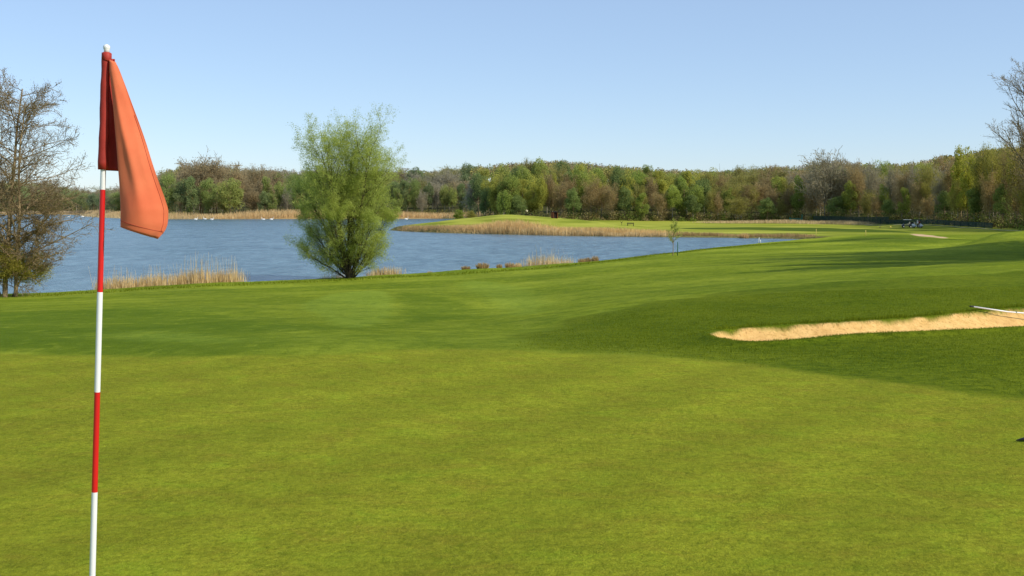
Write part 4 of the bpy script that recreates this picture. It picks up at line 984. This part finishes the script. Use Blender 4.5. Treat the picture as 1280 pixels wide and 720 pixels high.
for i in range(13): q = pr * (-.29 + .58 * i / 12); b.tube([q, q + Vector((0, 0, -.07))], [.006, .003], 5)
b.build('rake_head', M['black'], rk)

# unidentified dark object, shaped like a soft cover, lying at the right edge of the green
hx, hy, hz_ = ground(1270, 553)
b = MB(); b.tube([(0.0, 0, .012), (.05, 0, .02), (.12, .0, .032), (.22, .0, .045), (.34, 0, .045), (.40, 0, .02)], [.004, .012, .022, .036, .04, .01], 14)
b.build('dark_object', M['black'], None, (hx, hy, hz_), True, label='unidentified black pointed object lying on the green at the right edge', cat='club cover')

# ------------------------------------------------------------------ golf carts and golfers
def cart(px, py, rz, label, bodym, roofm, roof_h=1.85):
    x, y, z = ground(px, py); o = empty('golf_cart', (x, y, z), rz, label=label, cat='golf cart', group='golf carts on the far fairway')
    b = MB(); b.box((0.05, 0, .42), (2.1, 1.1, .16), bev=.04); b.add([(.65, -.55, .45), (1.25, -.48, .45), (1.28, .48, .45), (.65, .55, .45), (.62, -.55, .95), (.98, -.45, .78), (.98, .45, .78), (.62, .55, .95)],
        [(0, 1, 5, 4), (1, 2, 6, 5), (2, 3, 7, 6), (3, 0, 4, 7), (4, 5, 6, 7), (3, 2, 1, 0)]); b.box((-.75, 0, .68), (.75, 1.1, .42), bev=.07); b.build('body', bodym, o)
    b = MB(); b.box((-.3, 0, .84), (.5, 1.0, .12), bev=.04); b.box((-.58, 0, 1.12), (.12, 1.0, .45), ry=-.15, bev=.04); b.build('seat', M['cream'], o)
    b = MB(); b.box((-.05, 0, roof_h), (1.75, 1.2, .07), bev=.03); b.build('roof', roofm, o)
    for sx_ in (.72, -.75):
        for sy_ in (-.5, .5):
            b = MB(); b.tube([(sx_, sy_, .8), (sx_ * .93, sy_, roof_h - .03)], .025, 6); b.build('post', M['black'], o)
            b = MB(); b.tube([(sx_ * 1.08, sy_ - .09, .25), (sx_ * 1.08, sy_ + .09, .25)], .25, 14); wl = b.build('wheel', M['tyre'], o)
            b = MB(); b.tube([(sx_ * 1.08, sy_ - .1, .25), (sx_ * 1.08, sy_ + .1, .25)], .12, 10); b.build('rim', M['white'], wl)
    b = MB(); b.tube([(.55, .25, .75), (.32, .25, 1.08)], .02, 6); b.tube([(.30 + .03 * math.cos(t), .25 + .17 * math.sin(t), 1.08 + .1 * math.cos(t)) for t in np.linspace(0, 6.28, 13)], .015, 5); b.build('steering_wheel', M['black'], o)
    b = MB(); b.tube([(-1.2, .2, .6), (-1.3, .2, 1.35)], [.13, .15], 10); b.tube([(-1.2, -.25, .6), (-1.3, -.25, 1.3)], [.13, .15], 10); b.build('bag_rack', M['black'], o)
    return o
cart(1133.5, 284.6, R(170), 'dark golf cart with a white roof on the far fairway, left of the two', M['navy'], M['white'], 1.85)
cart(1146.5, 284.8, R(-35), 'white-fronted golf cart with a dark roof, right of the two', M['cartwhite'], M['black'], 1.9)
def person(px, py, dY, label, shirt, zoff=0, sit=False, rz=0):
    x, y, z = ground(px, py); y += dY; z = gz(x, y)
    me = bpy.data.meshes.new('person')
    if sit: J = [(0, 0, .92), (0, 0, 1.15), (0, 0, 1.40), (0, 0, 1.50), (0, .0, 1.62), (.10, -.42, .92), (-.10, -.42, .92), (.10, -.48, .50), (-.10, -.48, .50), (.10, -.60, .46), (-.10, -.60, .46), (.2, 0, 1.38), (-.2, 0, 1.38), (.25, -.12, 1.12), (-.25, -.12, 1.12), (.18, -.38, 1.12), (-.18, -.38, 1.12)]
    else: J = [(0, 0, .95), (0, 0, 1.18), (0, 0, 1.43), (0, 0, 1.52), (0, -.01, 1.64), (.11, .0, .5), (-.11, -.05, .5), (.13, .03, .08), (-.13, -.02, .08), (.14, -.12, .04), (-.14, -.17, .04), (.2, 0, 1.4), (-.2, 0, 1.4), (.27, .02, 1.13), (-.27, -.06, 1.13), (.25, -.14, .9), (-.22, -.26, .98)]
    E = [(0, 1), (1, 2), (2, 3), (3, 4), (0, 5), (5, 7), (7, 9), (0, 6), (6, 8), (8, 10), (2, 11), (11, 13), (13, 15), (2, 12), (12, 14), (14, 16)]
    rad = [.15, .15, .14, .06, .11, .08, .08, .05, .05, .04, .04, .07, .07, .045, .045, .035, .035]
    me.from_pydata(J, E, []); o = bpy.data.objects.new('person', me); col.objects.link(o); o.location = (x, y, z + zoff); o.rotation_euler = (0, 0, rz)
    sk = o.modifiers.new('skin', 'SKIN'); o.modifiers.new('sub', 'SUBSURF').levels = 1
    for i, r_ in enumerate(rad): me.skin_vertices[0].data[i].radius = (r_, r_ * .85)
    me.skin_vertices[0].data[0].use_root = True
    me.materials.append(M['skin']); tag(o, label=label, cat='person')
    b = MB(); top = 1.64 if not sit else 1.62
    lo = .93
    b.tube([(0, 0, lo), (0, 0, 1.2), (0, 0, 1.38), (0, 0, 1.48)], [.18, .175, .2, .09], 12)
    for s_ in (-1, 1): b.tube([(s_ * .17, 0, 1.40), (s_ * .26, -.03 if not sit else -.06, 1.2)], [.085, .075], 8)
    b.build('shirt', shirt, o, smooth=True)
    b = MB()
    for s_, a, c_, d2 in ((1, 5, 7, 9), (-1, 6, 8, 10)): b.tube([(s_ * .07, 0, lo), J[a], J[c_]], [.12, .09, .07], 8)
    b.build('trousers', M['trouser'], o, smooth=True)
    b = MB(); b.ball((0, .02, top + .05), (.115, .125, .1), 10); b.build('hair' if shirt != M['shirtw'] else 'cap', M['hair'] if shirt != M['shirtw'] else M['white'], o, smooth=True)
    return o
person(1143.5, 284.8, -1.6, 'golfer in white shirt and cap standing at the right-hand cart', M['shirtw'], rz=R(40))
person(1150.5, 284.8, .8, 'golfer in dark red shirt standing behind the right-hand cart', M['shirtr'], rz=R(-60))

# ------------------------------------------------------------------ far flag, hut, bench, fences, swans
x, y, z = (at(657.5, 270, 257)); z = gz(x, y)
o = empty('far_flagstick', (x, y, z), label='tiny distant flagstick with cream flag on the mound across the lake', cat='flagstick')
b = MB(); b.tube([(0, 0, -.1), (0, 0, 1.75)], .02, 6); b.build('shaft', M['black'], o)
b = MB(); v = []
for i in range(6):
    for j in range(4): v.append((i * .09 * .9, .05 * math.sin(i * 1.3), 1.72 - j * .14 - i * .03))
b.add(v, [(i * 4 + j, i * 4 + 4 + j, i * 4 + 5 + j, i * 4 + j + 1) for i in range(5) for j in range(3)]); fo = b.build('flag', M['cream'], o); fo.modifiers.new('s', 'SOLIDIFY').thickness = .01
x, y, _ = at(693, 275, 262); z = gz(x, y)
o = empty('wooden_hut', (x, y, z - .05), R(25), label='small reddish-brown hut with dark open side on the mound', cat='hut')
b = MB(); b.box((.52, 0, .75), (.08, 1.3, 1.5)); b.box((-.52, 0, .75), (.08, 1.3, 1.5)); b.box((0, .62, .75), (.958, .06, 1.5))
for i in range(6): b.box((.567, -.55 + i * .22, .75), (.012, .19, 1.46))
b.build('wall', M['hut'], o)
b = MB(); b.box((0, -.02, 1.56), (1.4, 1.6, .07), rx=.08); b.build('roof', M['hutdark'], o)
b = MB(); b.box((0, -.3, .7), (.95, .05, 1.35)); b.build('dark_panel', M['hutdark'], o)  # near-black panel set back in the open side
def at_px(px, Y): X = (px - 640) / F * Y; return X, Y, gz(X, Y)
x, y, z = at_px(788, 262)
o = empty('bench', (x, y, z), R(4), label='low dark bench on the grass behind the reed-edged point', cat='bench')
b = MB(); [b.box((0, -.15 + i * .13, .45), (1.7, .1, .05)) for i in range(3)]; b.build('seat', M['bench'], o)
b = MB(); [b.box((0, .22, .62 + i * .13), (1.7, .04, .1)) for i in range(2)]; b.build('backrest', M['bench'], o)
for s_ in (-.7, .7): b = MB(); b.box((s_, -.15, .2), (.08, .08, .45)); b.box((s_, .2, .4), (.08, .08, .8)); b.build('leg', M['bench'], o)
x, y, z = at_px(777, 262)
b = MB(); b.tube([(0, 0, 0), (-.05, 0, .8)], [.04, .04], 6); b.tube([(-.02, 0, .55), (-.4, 0, 1.1)], [.05, .02], 6); b.tube([(-.02, 0, .6), (.25, 0, 1.05)], [.05, .02], 6)
b.build('forked_post', M['bench'], None, (x, y, z - .05), label='dark forked post standing just left of the low bench', cat='post')

# green fence along the wood
o = empty('wire_fence', (0, 0, 0), label='long low dark green fence along the foot of the wood', cat='fence')
fpts = [at_px(px, Y) for px, Y in ((1016, 331), (1050, 320), (1080, 309), (1110, 297), (1135, 285), (1165, 268), (1200, 245), (1240, 226))]
o.location = fpts[0]; O = Vector(fpts[0]); pm = MB(); k = 0
for a, b_ in zip(fpts[:-1], fpts[1:]):
    a, b_ = Vector(a) - O, Vector(b_) - O; L = (b_ - a).length; m = max(int(L / 4), 1)
    hgt = 2.0 if k < 3 else 1.1
    for i in range(m):
        p, q = a.lerp(b_, i / m), a.lerp(b_, (i + 1) / m); pb = MB(); pb.tube([p + Vector((0, 0, -.2)), p + Vector((0, 0, hgt + .1))], .06, 6); pb.build('post', M['fence'], o)
        ra = math.atan2(q.y - p.y, q.x - p.x)
        for j in range(7 if hgt > 1.5 else 4): z_ = .12 + j * .28; pm.add([p + Vector((0, 0, z_)), q + Vector((0, 0, z_)), q + Vector((0, 0, z_ + .22)), p + Vector((0, 0, z_ + .22))], [(0, 1, 2, 3)])
    k += 1
pm.build('panel', M['fence'], o)
o = empty('teal_gate', at_px(994, 334), label='small teal-green gate with a taller post before the wood', cat='gate')
b = MB(); [b.box((-1.6 + i * .3, 0, .7), (.2, .05, 1.3 + .1 * (i % 2))) for i in range(12)]; b.box((0, .04, .4), (3.6, .05, .1)); b.box((0, .04, 1.1), (3.6, .05, .1)); b.build('panel', M['teal'], o)
for s_, h in ((-1.8, 1.7), (1.9, 2.6)): b = MB(); b.box((s_, 0, h / 2), (.25, .15, h)); b.build('post', M['teal'], o)
# cart track along the wood: a draped strip
tp = [at_px(px, Y) for px, Y in ((1080, 301), (1110, 289), (1135, 278), (1165, 262), (1200, 240), (1240, 221), (1300, 200))]
b = MB(); v = []
P_ = np.array(tp); cum = np.concatenate([[0], np.cumsum(np.linalg.norm(np.diff(P_[:, :2], axis=0), axis=1))]); 
for t in np.linspace(0, cum[-1], 60):
    X = np.interp(t, cum, P_[:, 0]); Y = np.interp(t, cum, P_[:, 1])
    for s_ in (-1.0, 1.0): v.append((X + s_ * .3, Y + s_ * .95, gz(X + s_ * .3, Y + s_ * .95) + .12))
b.add(v, [(2 * i, 2 * i + 1, 2 * i + 3, 2 * i + 2) for i in range(59)]); b.build('cart_track', M['gravel'], kind='structure')

def swan(px, py, rz, label, s_=1.0):
    p = atz(px, py, WZ); o = empty('swan', (p[0], p[1], WZ), rz, label=label, cat='swan', group='white swans on the lake')
    b = MB(); b.tube([(-.62, 0, .30), (-.45, 0, .22), (-.1, 0, .18), (.25, 0, .17), (.42, 0, .16)], [.03, .16, .24, .2, .08], 10)
    b.tube([(.36, 0, .2), (.50, 0, .42), (.44, 0, .62), (.46, 0, .78), (.56, 0, .84), (.64, 0, .80)], [.08, .055, .045, .045, .065, .04], 8); b.build('body', M['swan'], o, smooth=True)
    b = MB(); b.tube([(.63, 0, .80), (.76, 0, .76)], [.03, .012], 6); b.build('bill', M['orange'], o)
    o.scale = (s_ * 1.3,) * 3
for px, py, rz, lb in ((86, 271.5, 20, 'white swan on the lake by the branches of the left tree'), (103, 271.3, 200, 'white swan on the water left of the flagstick, nearer the flagstick'),
    (245, 274.8, 10, 'white swan below the brown tree, leftmost of three'), (256, 274.6, 170, 'white swan below the brown tree, middle of three'), (265, 274.9, 0, 'white swan below the brown tree, rightmost of three'),
    (329, 274.9, 180, 'white swan left of the willow, left of a pair'), (339.5, 274.8, 15, 'white swan left of the willow, right of a pair'), (508, 274.6, 0, 'lone white swan right of the willow before the far reeds')):
    swan(px, py, R(rz), lb)
